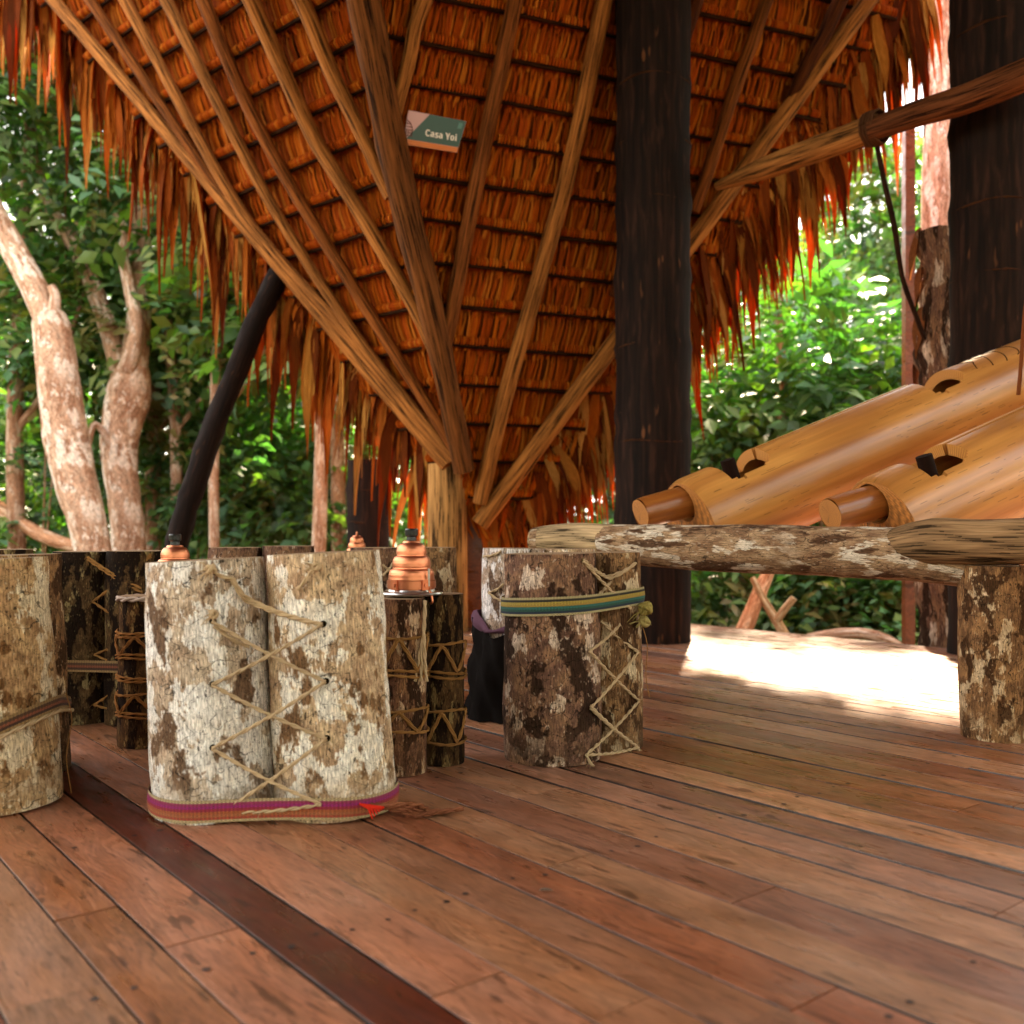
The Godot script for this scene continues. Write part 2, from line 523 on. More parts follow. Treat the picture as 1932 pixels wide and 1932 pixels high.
func build_ground_and_deck() -> void:
	var g := structure("ground")
	var mb := MB.new()
	var nz := noise(400, 0.25, 3)
	var N := 60
	for j in N + 1:
		for k in N + 1:
			var x := -60.0 + 120.0 * k / N; var z := -100.0 + 120.0 * j / N
			mb.add(Vector3(x, -0.62 + 0.12 * nz.get_noise_2d(x, z), z), Vector3.UP, Vector2(x, z), Color.WHITE)
	for j in N:
		for k in N:
			var a := j * (N + 1) + k
			mb.quad(a, a + 1, a + N + 2, a + N + 1)
	mb.smooth()
	for k in mb.n.size(): if mb.n[k].y < 0: mb.n[k] = -mb.n[k]
	put(mb, "leaf_litter", M.litter, g)

	var deck := structure("wooden_deck")
	# edges between boards (distance across the boards); the first ones are read from the photograph
	var edges := [-1.1, -0.98, -0.87, -0.76, -0.64, -0.53, -0.42, -0.31, -0.2, -0.09, 0.02, 0.12, 0.23, 0.337, 0.418, 0.518, 0.597, 0.70, 0.79, 0.875, 0.965, 1.065, 1.17, 1.293, 1.394, 1.50]
	var e := 1.50
	while e < 4.0:
		e += r(0.088, 0.12)
		edges.append(minf(e, 4.09))
	edges[-1] = 4.09
	var warm := [Color("98603e"), Color("a06844"), Color("8a5238"), Color("a87048"), Color("824a32")]
	var grey := [Color("9a7866"), Color("a6826c"), Color("88685a"), Color("aa8a74"), Color("92705e")]
	var tall := 0.03
	var wide_gap := {1.293: true, 1.394: true}
	for b in edges.size() - 1:
		var p0: float = edges[b]; var p1: float = edges[b + 1]
		var gap := r(0.0022, 0.0040)
		if p0 > 0.9: gap = r(0.003, 0.0055)
		if p0 > 1.2 and b % 2 == 0: gap = r(0.010, 0.016)
		if wide_gap.has(p0): gap = 0.012
		var board_colour: Color = warm[rng.randi() % 5].lerp(grey[rng.randi() % 5], rng.randf() * 0.8) * r(0.98, 1.2)
		var cuts := []
		var first_cut := r(-1.0, 1.6)
		if absf(p0 - 0.875) < 0.01: first_cut = 0.62
		if absf(p0 - 1.065) < 0.01: first_cut = 0.85
		cuts = [-2.6, first_cut, first_cut + r(2.2, 3.0), 6.3]
		for q in 3:
			var s0: float = cuts[q] + 0.0008; var s1: float = minf(cuts[q + 1], 6.3) - 0.0008
			if s1 - s0 < 0.05: continue
			var c := board_colour * r(0.96, 1.04)
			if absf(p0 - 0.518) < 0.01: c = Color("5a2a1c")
			c = c.srgb_to_linear(); c.a = 1.0
			var gap_shade := Color(0.030, 0.018, 0.012)          # sawn sides painted near black, standing in for shade in the gaps
			var pm := MB.new()
			var w := p1 - p0 - gap
			var ch := 0.0010
			var dy := r(-0.0012, 0.0012)
			var uo := Vector2(r(0, 5), r(0, 5))
			# cross-section with eased edges, swept along the board
			var prof := [Vector2(0, -tall), Vector2(0, -ch), Vector2(ch * 0.4, -ch * 0.35), Vector2(ch, 0), Vector2(w - ch, 0), Vector2(w - ch * 0.4, -ch * 0.35), Vector2(w, -ch), Vector2(w, -tall)]
			var pn := [Vector2(-1, 0), Vector2(-0.95, 0.3), Vector2(-0.7, 0.7), Vector2(0, 1), Vector2(0, 1), Vector2(0.7, 0.7), Vector2(0.95, 0.3), Vector2(1, 0)]
			var steps := maxi(2, int((s1 - s0) / 0.5))
			var bow := r(-0.0008, 0.0008)
			for k in steps + 1:
				var ss := lerpf(s0, s1, float(k) / steps)
				var wob := 0.0008 * sin(ss * 2.3 + p0 * 40.0) + bow * sin(ss)
				for f in prof.size():
					var pp: Vector2 = prof[f]; var nn: Vector2 = pn[f]
					var nv := (deck_at(nn.x, 0, 0) + Vector3(0, nn.y, 0)).normalized()
					pm.add(deck_at(p0 + gap * 0.5 + pp.x + wob, ss, pp.y + dy), nv, uo + Vector2(ss * 0.38, pp.x * 1.1 + 0.002 * f), c if f > 1 and f < 6 else gap_shade)
				if k > 0:
					var a := (k - 1) * prof.size(); var d := k * prof.size()
					for f in prof.size() - 1: pm.quad(a + f, d + f, d + f + 1, a + f + 1)
			for en in [0, steps]:
				var a: int = en * prof.size()
				var dn := deck_at(0, -1.0 if en == 0 else 1.0, 0)
				var k0 := pm.v.size()
				for f in prof.size(): pm.add(pm.v[a + f], dn, Vector2(0.1, 0.1), c * 0.8)
				for f in range(1, prof.size() - 1):
					if en == 0: pm.tri(k0, k0 + f, k0 + f + 1)
					else: pm.tri(k0, k0 + f + 1, k0 + f)
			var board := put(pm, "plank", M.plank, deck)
			# nail heads over the joists
			var nm := MB.new()
			var js := ceilf(s0 / 0.55) * 0.55
			while js < s1 - 0.02:
				for side in [0.22, 0.78]:
					if rng.randf() < 0.86:
						var ctr := deck_at(p0 + gap * 0.5 + w * (side + r(-0.05, 0.05)), js + r(-0.012, 0.012), dy + 0.0008)
						var rad := r(0.0034, 0.0056)
						var k0 := nm.add(ctr, Vector3.UP, Vector2.ZERO, Color.WHITE)
						for q2 in 9: nm.add(ctr + Vector3(cos(TAU * q2 / 8), 0, sin(TAU * q2 / 8)) * rad, Vector3.UP, Vector2.ZERO, Color.WHITE)
						for q2 in 8: nm.tri(k0, k0 + 1 + q2, k0 + 2 + q2)
				js += 0.55
			if nm.v.size(): put(nm, "nail_heads", M.nail, board)
	# joists below and a fascia along the far edge
	for k in 10:
		var jm := MB.new()
		var s0 := -2.2 + 0.85 * k
		box(jm, deck_at(-1.1, s0, -0.16), deck_at(5.17, 0, 0), Vector3(0, 0.128, 0), deck_at(0, 0.06, 0), Color(0.12, 0.06, 0.035))
		put(jm, "joist", M.plank, deck)
	var fm := MB.new()
	box(fm, deck_at(4.095, -2.5, -0.2), deck_at(0.025, 0, 0), Vector3(0, 0.196, 0), deck_at(0, 8.7, 0), Color(0.16, 0.08, 0.05))
	put(fm, "fascia_board", M.plank, deck)

# ------------------------------------------------------------------ roof
var P0: Vector3
var n1: Vector3
var n2: Vector3
var u1: Vector3
var w1: Vector3
var u2: Vector3
var w2: Vector3
var V1: Vector3
var V2: Vector3

func h1(x: float, y: float, off := 0.0) -> Vector3:
	return on_plane(x, y, P0 + n1 * off, n1)
func h2(x: float, y: float, off := 0.0) -> Vector3:
	return on_plane(x, y, P0 + n2 * off, n2)

# a dry palm blade: starts at a, leaves in direction d, bends towards the ground, pleated along its length
func blade(mb: MB, a: Vector3, d: Vector3, face_n: Vector3, length: float, width: float, sag: float, col: Color, pleats := 3, tip_split := true) -> void:
	var rows := 9
	var colsn := pleats * 2 + 1
	var start := mb.v.size()
	var p := a
	var dir := d.normalized()
	var curl := r(-0.7, 0.7)
	var split_at := rng.randi() % (colsn * 2)
	var sway := r(0.01, 0.10)
	var wav := r(0.0, 6.0)
	for k in rows + 1:
		var t := float(k) / rows
		var side := dir.cross(face_n).normalized()
		side = side.rotated(dir, curl * t)
		var nn := side.cross(dir).normalized()
		var wd := width * (0.35 + 1.25 * sin(PI * pow(clampf(t * 0.92 + 0.06, 0, 1), 0.75)) * 0.6) * (1.0 if t < 0.5 else pow(maxf(0.0, (1.0 - t) / 0.5), 0.8))
		wd = maxf(wd, width * 0.06)
		for q in colsn:
			var f := float(q) / (colsn - 1) - 0.5
			var z := width * 0.13 * (1.0 if q % 2 == 0 else -1.0) * (1.0 - 0.5 * t)
			var cc := col * (0.9 + 0.2 * fmod(absf(sin(q * 12.9 + a.x * 70.0)) * 7.0, 1.0))
			cc.a = 1.0
			mb.add(p + side * f * wd + nn * z, nn, Vector2(f + 0.5, t), cc)
		if k > 0:
			for q in colsn - 1:
				if tip_split and t > 0.62 and q == split_at: continue
				var i0 := start + (k - 1) * colsn + q; var i1 := start + k * colsn + q
				mb.quad(i0, i1, i1 + 1, i0 + 1)
		p += dir * (length / rows)
		dir = (dir + Vector3.DOWN * sag / rows * 2.0 + side * sway * cos(k * 0.9 + wav) + nn * sway * 0.8 * sin(k * 0.7 + wav)).normalized()

func build_roof() -> void:
	P0 = at(880, 880, 4.85)
	u1 = Vector3(0.925, 0, -0.379)
	var al := deg_to_rad(76.0)
	w1 = Vector3(0.379 * cos(al), sin(al), 0.925 * cos(al))
	n1 = u1.cross(w1).normalized()
	if n1.z < 0: n1 = -n1
	V1 = h1(690, 0)
	var lt := at(100, 0, 5.6)
	n2 = (V1 - P0).cross(lt - P0).normalized()
	if n2.z < 0: n2 = -n2
	u2 = Vector3(-n2.z, 0, n2.x).normalized()        # level, to the left
	if u2.x > 0: u2 = -u2
	w2 = n2.cross(u2).normalized()
	if w2.y < 0: w2 = -w2
	var roof := thing("thatched_roof", "large orange palm-thatch roof on fanned poles with ragged leaf fringe", "roof")

	var leaf_cols := [hexc("ae520e"), hexc("b65c12"), hexc("a2480c"), hexc("ae4c0e"), hexc("98400a"), hexc("c06e22")]
	# the two sheets of thatch: [plane normal, level direction, up-slope, valley line, verge line, how far beyond the verge]
	var verge1a := h1(905, 965); var verge1b := h1(1640, 0)
	var verge2a := h2(842, 872); var verge2b := lt
	var vdir := (V1 - P0)
	var sheets := [
		{"n": n1, "u": u1, "w": w1, "a": verge1a, "b": verge1b, "over": 0.20, "top": 3.42},
		{"n": n2, "u": u2, "w": w2, "a": verge2a, "b": verge2b, "over": 0.10, "top": 4.05},
	]
	var stitch := [MB.new(), MB.new()]
	var mass := MB.new()
	var singles := []
	for si in 2:
		var sh: Dictionary = sheets[si]
		var n: Vector3 = sh.n; var u: Vector3 = sh.u; var w: Vector3 = sh.w
		var y := 0.70
		var row := 0
		while y < sh.top:
			var tv := (y - P0.y) / vdir.y
			var va: Vector3 = P0 + vdir * tv
			var tg: float = (y - sh.a.y) / (sh.b.y - sh.a.y)
			var vb: Vector3 = sh.a + (sh.b - sh.a) * tg
			var length: float = (vb - va).dot(u) + sh.over
			if tv < 0.0:
				va = vb - u * 0.05
				length = sh.over + 0.05
			if length > 0.06:
				# the lath
				var lm := MB.new()
				var lp := []
				var segs := maxi(3, int(length / 0.3))
				for k in segs + 1:
					var f := float(k) / segs
					lp.append(va + u * length * f + n * (0.016 + 0.003 * sin(f * 9.0 + row)) + w * (0.006 * sin(f * 7.0 + row * 2.0) - 0.028))
				tube(lm, lp, [0.0115], 6, hexc("3c2210"), 0.1, row, true, 2.0)
				put(lm, "lath", M.pole, roof)
				# the folded leaf bases over the lath, and the leaves that hang from them
				var x := 0.012
				while x < length - 0.008:
					var wob := Vector3(0, 0, 0)
					var c0 := va + u * x + n * 0.012 + wob
					var col: Color = leaf_cols[rng.randi() % 6] * r(0.88, 1.12)
					col.a = 1.0
					if rng.randf() < 0.93:
						var pts := [c0 - w * 0.026 + n * 0.004, c0 - w * 0.013 + n * 0.016, c0 + w * 0.004 + n * 0.019, c0 + w * 0.020 + n * 0.006]
						tube(stitch[si], pts, [0.0035, 0.0066, 0.0068, 0.0025], 6, col * 1.05, 0.0, 0.0, false, 8.0)
					if rng.randf() < 0.97:
						var slant := u * r(-0.30, -0.04) * (1.0 if si == 0 else 0.35)
						var dirw := (-w + slant + n * r(-0.03, 0.05)).normalized()
						var wd := r(0.010, 0.019)
						var lng := r(0.19, 0.235)
						var target := mass
						var single := false
						if si == 0 and y > 1.5 and y < 2.75 and singles.size() < 300 and x > 0.05 and rng.randf() < 0.30:
							target = MB.new(); single = true
						strip(target, c0 - w * 0.034 + n * r(-0.004, 0.004), dirw, n, lng, wd, col)
						if single: singles.append(target)
						strip(mass, c0 - w * 0.030 + u * 0.012 - n * 0.020, (-w + slant * 0.6 + u * r(-0.06, 0.06)).normalized(), n, lng * r(0.9, 1.1), wd * 0.8, leaf_cols[rng.randi() % 6] * r(0.8, 1.15))
					x += r(0.0125, 0.0185)
			y += 0.178
			row += 1
		# the outer layers of the thatch, seen only through the gaps between leaves
		var bk := MB.new()
		var ps := []
		for yy in [0.62, 1.2, 2.0, 2.8, sh.top]:
			var tv := maxf((yy - P0.y) / vdir.y, -0.02)
			var va: Vector3 = P0 + vdir * tv
			var tg: float = (yy - sh.a.y) / (sh.b.y - sh.a.y)
			var vb: Vector3 = sh.a + (sh.b - sh.a) * tg + u * (sh.over - 0.02)
			va.y = yy
			if tv <= 0.0: va = vb - u * 0.1
			ps.append([va - n * 0.05, vb - n * 0.05])
		for k in ps.size():
			for q in 2:
				bk.add(ps[k][q], n, Vector2(ps[k][q].x * 3.0, ps[k][q].y), Color(0.8, 0.7, 0.6))
		for k in ps.size() - 1: bk.quad(k * 2, k * 2 + 1, k * 2 + 3, k * 2 + 2)
		for k in ps.size():
			for q in 2:
				bk.add(ps[k][q] - n * 0.05, -n, Vector2(ps[k][q].x * 3.0, ps[k][q].y), Color.WHITE)
		var b0 := ps.size() * 2
		for k in ps.size() - 1: bk.quad(b0 + k * 2, b0 + k * 2 + 2, b0 + k * 2 + 3, b0 + k * 2 + 1)
		put(bk, "outer_thatch", M.thatch_back, roof)
		var so := put(stitch[si], "leaf_stitching", M.leaf_inner, roof)
		so.set_meta("kind", "stuff")
	var mo := put(mass, "thatch_leaf_layer", M.leaf_inner, roof)
	mo.set_meta("kind", "stuff")
	for s in singles: put(s, "thatch_leaf", M.leaf_inner, roof)

	# rafters: [x0, y0, x1, y1, sheet, radius low, radius high, colour]
	var light := hexc("b0743c"); var mid := hexc("8e5428"); var dark := hexc("60361a")
	var rafters := [
		[[[846, 878], [100, 0]], 2, 0.040, 0.036, light], [[[522, 490], [405, 345], [172, 0]], 2, 0.026, 0.032, mid],
		[[[852, 872], [740, 735], [633, 600], [527, 488], [425, 350], [234, 0]], 2, 0.026, 0.034, light],
		[[[858, 866], [760, 745], [668, 626], [562, 470], [492, 352], [411, 197], [313, 0]], 2, 0.026, 0.034, light],
		[[[864, 856], [760, 690], [633, 492], [549, 352], [457, 176], [384, 0]], 2, 0.028, 0.036, mid],
		[[[838, 722], [797, 612], [650, 352], [577, 225], [474, 0]], 2, 0.030, 0.042, light], [[[738, 372], [566, 0]], 2, 0.032, 0.040, light],
		[[[735, 250], [803, 0]], 1, 0.030, 0.034, light], [[[836, 680], [860, 560], [968, 0]], 1, 0.034, 0.038, mid], [[[906, 950], [960, 720], [1050, 400], [1142, 0]], 1, 0.040, 0.038, light],
		[[[1160, 560], [1290, 90]], 1, 0.03, 0.034, dark], [[[1308, 400], [1448, 0]], 1, 0.032, 0.034, mid],
		[[[1486, 212], [1584, 0]], 1, 0.040, 0.040, dark], [[[904, 990], [1640, 0]], 1, 0.046, 0.040, light],
	]
	var ri := 0
	for a in rafters:
		ri += 1
		var rm := MB.new()
		var off: float = 0.03 + maxf(a[2], a[3])
		var key := []
		for p in a[0]: key.append(h1(p[0], p[1], off) if a[1] == 1 else h2(p[0], p[1], off))
		key.append(key[-1] + (key[-1] - key[-2]).normalized() * 0.35)
		if key.size() == 3: key.insert(1, key[0].lerp(key[1], 0.5))
		var pts := curve(key, 7)
		var N := pts.size() - 1
		for k in N + 1:
			var f := float(k) / N
			pts[k] += (u1 if a[1] == 1 else u2) * (sin(f * 7.0 + ri * 1.7) * 0.008 + sin(f * 17.0 + ri) * 0.004) * sin(PI * f)
		tube(rm, pts, resampled([a[2], a[3]], N + 1), 12, a[4] * r(0.9, 1.1), 0.12, ri, true, 0.9)
		put(rm, "rafter", M.pole, roof)
	# the valley rafter, thick and weathered
	var vm := MB.new()
	var va := P0 + n1 * 0.05 + n2 * 0.04 + Vector3(0, 0.0, 0)
	var vb := V1 + n1 * 0.06 + n2 * 0.04
	var vp := []
	for k in 21:
		var f := float(k) / 20
		vp.append(va.lerp(vb + (vb - va) * 0.2, f) + u1 * 0.012 * sin(f * 8.0) * sin(PI * f))
	tube(vm, vp, resampled([0.05, 0.066, 0.075], 21), 14, hexc("7a4c28"), 0.18, 77, true, 0.8)
	put(vm, "valley_rafter", M.pole, roof)

	# the leaf fringe along both verges
	var fl := [hexc("b86a28"), hexc("a8561e"), hexc("904616"), hexc("c48a40"), hexc("7c3a12"), hexc("c8924c"), hexc("683212"), hexc("bc6620")]
	for k in 300:
		var fm := MB.new()
		var s := k % 2
		var sh: Dictionary = sheets[s]
		var f := (k / 2 + r(-0.5, 0.5)) / 150.0
		var a: Vector3; var d: Vector3
		var c: Color = fl[rng.randi() % 8] * r(0.7, 1.2)
		c.a = 1.0
		# blades come in fronds: neighbours share a spread
		var frond := sin(f * 95.0) * 0.5 + sin(f * 41.0 + 2.0) * 0.5
		var big := rng.randf() < 0.3
		if s == 0:
			f = -0.04 + f * 1.10
			a = sh.a.lerp(sh.b, f) + sh.u * r(0.06, 0.25) + sh.n * r(-0.06, 0.03)
			d = (-sh.w * 0.8 + sh.u * (0.35 + 0.35 * frond + r(-0.15, 0.15)) + sh.n * r(-0.12, 0.12))
			blade(fm, a, d, (sh.n + sh.u * r(-0.6, 0.6)).normalized(), (r(0.55, 0.85) if big else r(0.30, 0.66)) * (0.7 if f < 0.15 else 1.0), r(0.055, 0.085) if big else r(0.032, 0.06), r(0.5, 1.2), c, 3 if big else 2)
		else:
			f = 0.0 + f * 1.18
			a = sh.a.lerp(sh.b, f) + sh.u * r(-0.04, 0.09) + sh.n * r(-0.05, 0.03)
			d = (-sh.w * 0.6 + sh.u * (0.5 + 0.35 * frond + r(-0.2, 0.2)) + sh.n * r(-0.1, 0.15))
			blade(fm, a, d, (sh.n + sh.u * r(-0.6, 0.6)).normalized(), r(0.58, 0.88) if big else r(0.36, 0.68), r(0.06, 0.085) if big else r(0.036, 0.06), r(1.0, 2.0), c, 3 if big else 2)
		fm.smooth()
		put(fm, "fringe_leaf", M.leaf_dry, roof)
	var under := MB.new()
	for k in 2000:
		var s := k % 2
		var sh: Dictionary = sheets[s]
		var f := rng.randf() * 1.12 - 0.03
		var c: Color = fl[rng.randi() % 8] * r(0.65, 1.1)
		c.a = 1.0
		var frond := sin(f * 95.0) * 0.5 + sin(f * 41.0 + 2.0) * 0.5
		var a: Vector3 = sh.a.lerp(sh.b, f) + sh.u * (r(0.0, 0.24) if s == 0 else r(-0.06, 0.08)) - sh.n * r(0.0, 0.09)
		var d: Vector3 = -sh.w * 0.7 + sh.u * (0.45 + 0.3 * frond + r(-0.2, 0.2)) + sh.n * r(-0.15, 0.1)
		blade(under, a, d, (sh.n + sh.u * r(-0.5, 0.5)).normalized(), (r(0.30, 0.62) if s == 0 else r(0.24, 0.52)) * (0.75 if f < 0.15 else 1.0), r(0.016, 0.045), r(0.6, 1.6), c, 2)
	under.smooth()
	var uo := put(under, "fringe_underlayer", M.leaf_dry, roof)
	uo.set_meta("kind", "stuff")
	# unseen roof slope added over the deck, stretched back to cut the light
	var cm := MB.new()
	var e0 := Vector3(-2.7, 3.0, -4.1); var e1 := Vector3(4.2, 3.45, -5.2)
	box(cm, e0, e1 - e0, Vector3(0, 0.14, 0), Vector3(0, 1.3, 11.5), Color(0.8, 0.7, 0.6))
	put(cm, "added_shade_slope", M.thatch_back, roof)

# one thatch leaf on the underside: narrow at its neck, wide below, slightly folded
func strip(mb: MB, a: Vector3, d: Vector3, n: Vector3, length: float, width: float, col: Color) -> void:
	var side := d.cross(n).normalized()
	var k0 := mb.v.size()
	var ws := [0.18, 0.72, 1.15, 0.85]
	var ts := [0.0, 0.30, 0.70, 1.0]
	var dep := [0.030, 0.012, 0.012, 0.028]
	var tw := r(-0.45, 0.45)
	for k in 4:
		var p: Vector3 = a + d * length * ts[k] - n * dep[k]
		var sd: Vector3 = (side + n * tw * ts[k]).normalized()
		for q in 3:
			var f := (q - 1) * 0.5
			mb.add(p + sd * f * width * ws[k] + n * (0.004 if q == 1 else 0.0), (n + sd * f * 0.8).normalized(), Vector2(f + 0.5 + a.x, ts[k]), col)
	for k in 3:
		for q in 2:
			var i0 := k0 + k * 3 + q
			mb.quad(i0, i0 + 3, i0 + 4, i0 + 1)

# ------------------------------------------------------------------ posts and poles
func ringed(called: String, label: String, where: Vector3, top: float, rad: float, rings: Array, colr: Color, lean := Vector3.ZERO) -> Node3D:
	var t := thing(called, label, "post", "", where)
	var mb := MB.new()
	var pts := []; var rr := []
	var N := int((top - where.y) / 0.035)
	for k in N + 1:
		var y := (top - where.y) * k / N
		var q := rad * (1.0 + 0.05 * (1.0 - y / (top - where.y)))
		for g in rings:
			var dd := absf(where.y + y - g)
			if dd < 0.05: q += 0.009 * (1.0 - dd / 0.05)
		pts.append(Vector3(0, y, 0) + lean * (float(k) / N))
		rr.append(q)
	tube(mb, pts, rr, 36, colr, 0.06, where.x * 3.0, true, 0.6, 5.0)
	put(mb, "trunk", M.palm_black, t)
	for g in rings:
		var rm := MB.new()
		var ps := []
		for k in 29:
			var a := TAU * k / 28
			ps.append(lean * ((g - where.y) / (top - where.y)) + Vector3(cos(a) * (rad + 0.003), g - where.y + 0.006 * sin(a * 3.0 + g), sin(a) * (rad + 0.003)))
		tube(rm, ps, [0.006], 6, hexc("4a3020"), 0.6, g, false, 4.0)
		put(rm, "leaf_scar", M.pole, t)
	return t

func build_posts() -> void:
	ringed("palm_trunk_post", "thick black palm trunk post in front of the thatch, behind the left drum", Vector3(0.645, -0.6, -4.5), 3.235, 0.166, [0.55, 0.90, 1.03, 1.33, 1.66, 1.98, 2.25, 2.52], Color(1, 1, 1))
	ringed("palm_trunk_post", "thick black palm trunk post at the right edge of the picture", Vector3(1.965, -0.6, -4.0), 3.39, 0.168, [0.5, 0.83, 1.18, 1.52, 1.80, 2.12, 2.5], Color(1, 1, 1))
	ringed("palm_trunk_post", "short dark trunk post standing behind the stools beside the hanging fringe", Vector3(-0.875, -0.6, -6.0), 0.93, 0.125, [0.55, 0.75], Color(1, 1, 1))
	# peeling trunk by the right post
	var t := thing("peeling_palm_trunk", "ragged brown palm trunk with peeling leaf sheaths beside the right black post", "trunk", "", Vector3(1.91, -0.6, -4.42))
	var mb := MB.new()
	var pts := []; var rr := []
	for k in 60:
		pts.append(Vector3(0.012 * sin(k * 0.5), k * 0.0415, 0))
		rr.append(0.075 + 0.014 * fmod(k * 0.13, 1.0))
	tube(mb, pts, rr, 14, Color(1, 1, 1), 0.35, 9, true, 0.8, 20.0)
	put(mb, "trunk", M.bark_brown, t)
	for k in 9:
		var sm := MB.new()
		var y := 0.9 + k * 0.18
		var a := r(2.2, 4.4)
		var out := Vector3(cos(a), 0, sin(a))
		blade(sm, out * 0.078 + Vector3(0, y + 0.12, 0), Vector3(0, -1, 0) + out * 0.25, out, r(0.16, 0.26), 0.06, 0.5, hexc("7a4a2c") * r(0.7, 1.3), 2)
		put(sm, "leaf_sheath", M.leaf_inner, t)
	# the stub post under the valley
	t = thing("log_post", "short pale peeled log post where the roof poles meet", "post", "", Vector3(-0.325, 0, -4.92))
	mb = MB.new()
	tube(mb, [Vector3(0, 0, 0), Vector3(0, 0.3, 0), Vector3(0.004, 0.6, 0), Vector3(0, 0.835, 0)], [0.104, 0.1, 0.1, 0.098], 18, hexc("b98c58"), 0.06, 3, true, 0.8)
	put(mb, "log", M.pole, t)
	t = thing("square_post", "reddish square timber post right behind the pale log post", "post", "", Vector3(-0.2, 0, -5.08))
	mb = MB.new()
	box(mb, Vector3(-0.062, 0, -0.05), Vector3(0.124, 0, 0), Vector3(0, 0.89, 0), Vector3(0, 0, 0.1), hexc("7a4526"), Vector2(0.3, 0.2), 0.6)
	put(mb, "timber", M.plank, t)
	mb = MB.new()
	box(mb, Vector3(-0.13, 0.80, -0.02), Vector3(0.066, 0, 0), Vector3(0, 0.085, 0), Vector3(0, 0, 0.05), hexc("8c5a34"), Vector2(0.1, 0.7), 0.6)
	put(mb, "wedge_block", M.plank, t)
	# leaning strut
	t = thing("leaning_strut", "rough black branch leaning from behind the stools up to the thatch edge", "strut", "", at(292, 1182, 5.0) * Vector3(1, 0, 1))
	mb = MB.new()
	var o: Vector3 = t.position
	var path := curve([Vector3.ZERO, at(330, 1040, 5.0) - o, at(352, 960, 5.02) - o, at(395, 830, 5.06) - o, at(430, 740, 5.12) - o, at(470, 640, 5.16) - o, at(500, 570, 5.2) - o, at(528, 518, 5.22) - o], 5)
	tube(mb, path, resampled([0.052, 0.056, 0.058, 0.055, 0.057, 0.056, 0.055], path.size()), 14, Color(0.8, 0.8, 0.8), 0.28, 21, true, 1.0, 16.0)
	put(mb, "branch", M.palm_black, t)
	# tie beam: a pale pole lashed to a dark one
	t = thing("tie_beam", "slanted pole beam of pale and dark poles lashed together, crossing the right post", "beam", "", at(1352, 352, 4.62))
	o = t.position
	mb = MB.new()
	path = curve([Vector3.ZERO, at(1440, 318, 4.45) - o, at(1545, 280, 4.25) - o, at(1662, 238, 4.02) - o], 5)
	tube(mb, path, resampled([0.02, 0.05, 0.056, 0.056], path.size()), 14, hexc("a2703f"), 0.10, 31, true, 0.9)
	put(mb, "pale_pole", M.pole, t)
	mb = MB.new()
	path = curve([at(1640, 246, 3.98) - o, at(1740, 212, 3.86) - o, at(1840, 180, 3.74) - o, at(1990, 118, 3.58) - o], 5)
	tube(mb, path, resampled([0.044, 0.052, 0.056, 0.062], path.size()), 14, hexc("6b4228"), 0.10, 33, true, 0.9)
	put(mb, "dark_pole", M.pole, t)
	mb = MB.new()
	var lc := at(1650, 242, 4.0) - o
	var axis := (at(1740, 212, 3.86) - at(1560, 274, 4.2)).normalized()
	var s1 := axis.cross(Vector3.UP).normalized(); var s2 := s1.cross(axis)
	for k in 5:
		var ps := []
		for q in 15:
			var a := TAU * q / 14
			ps.append(lc + axis * (k - 2) * 0.013 + (s1 * cos(a) + s2 * sin(a)) * (0.066 + 0.003 * sin(q * 3.0 + k)))
		tube(mb, ps, [0.006], 6, hexc("4a3020"), 0.2, k, false, 6.0)
	put(mb, "lashing", M.rope, t)
	# vine hanging from the lashing
	t = thing("hanging_vine", "thin dark vine hanging from the lashed beam joint", "vine", "", at(1652, 262, 4.06))
	o = t.position
	mb = MB.new()
	path = curve([Vector3.ZERO, at(1668, 340, 4.1) - o, at(1688, 430, 4.14) - o, at(1702, 520, 4.2) - o, at(1722, 580, 4.25) - o, at(1745, 640, 4.3) - o], 6)
	tube(mb, path, resampled([0.010, 0.012, 0.010, 0.011], path.size()), 7, hexc("3c2a1e"), 0.3, 5, true, 3.0)
	put(mb, "stem", M.pole, t)

# ------------------------------------------------------------------ stools
# a stool: logs = [[x, d, r, height, lean x at the top, bark, tint]], all in metres
func stool(label: String, logs: Array, called := "log_stool", category := "stool") -> Node3D:
	var base := Vector3(logs[0][0], 0, -logs[0][1])
	var t := thing(called, label, category, "log stools", base)
	for L in logs:
		var mb := MB.new()
		var foot := Vector3(L[0], 0.001, -L[1]) - base
		var top := foot + Vector3(L[4], L[3], 0)
		var pts := []; var rr := []
		var N := 26
		for k in N + 1:
			var f := float(k) / N
			pts.append(foot.lerp(top, f))
			rr.append(L[2] * lerpf(1.05, 0.97, f) * (0.985 if k == 0 or k == N else 1.0))
		tube(mb, pts, rr, 40, L[6], 0.05, L[0] * 7.0 + L[1], false, 2.0)
		# turn the bark so that its seam is behind
		var lg := put(mb, "log", M[L[5]], t)
		for e in [0, 1]:
			var cm := MB.new()
			var ring := 0 if e == 0 else mb.v.size() - 41
			var ctr := cm.add((pts[0] if e == 0 else pts[N]), Vector3.UP if e == 1 else Vector3.DOWN, Vector2(0.5, 0.5), Color.WHITE)
			for s in 41: cm.add(mb.v[ring + s], Vector3.UP if e == 1 else Vector3.DOWN, Vector2(0.5 + 0.5 * cos(TAU * s / 40), 0.5 + 0.5 * sin(TAU * s / 40)), Color.WHITE)
			for s in 40:
				if e == 1: cm.tri(ctr, ctr + 1 + s, ctr + 2 + s)
				else: cm.tri(ctr, ctr + 2 + s, ctr + 1 + s)
			put(cm, "cut_face", M.endgrain, lg)
	return t

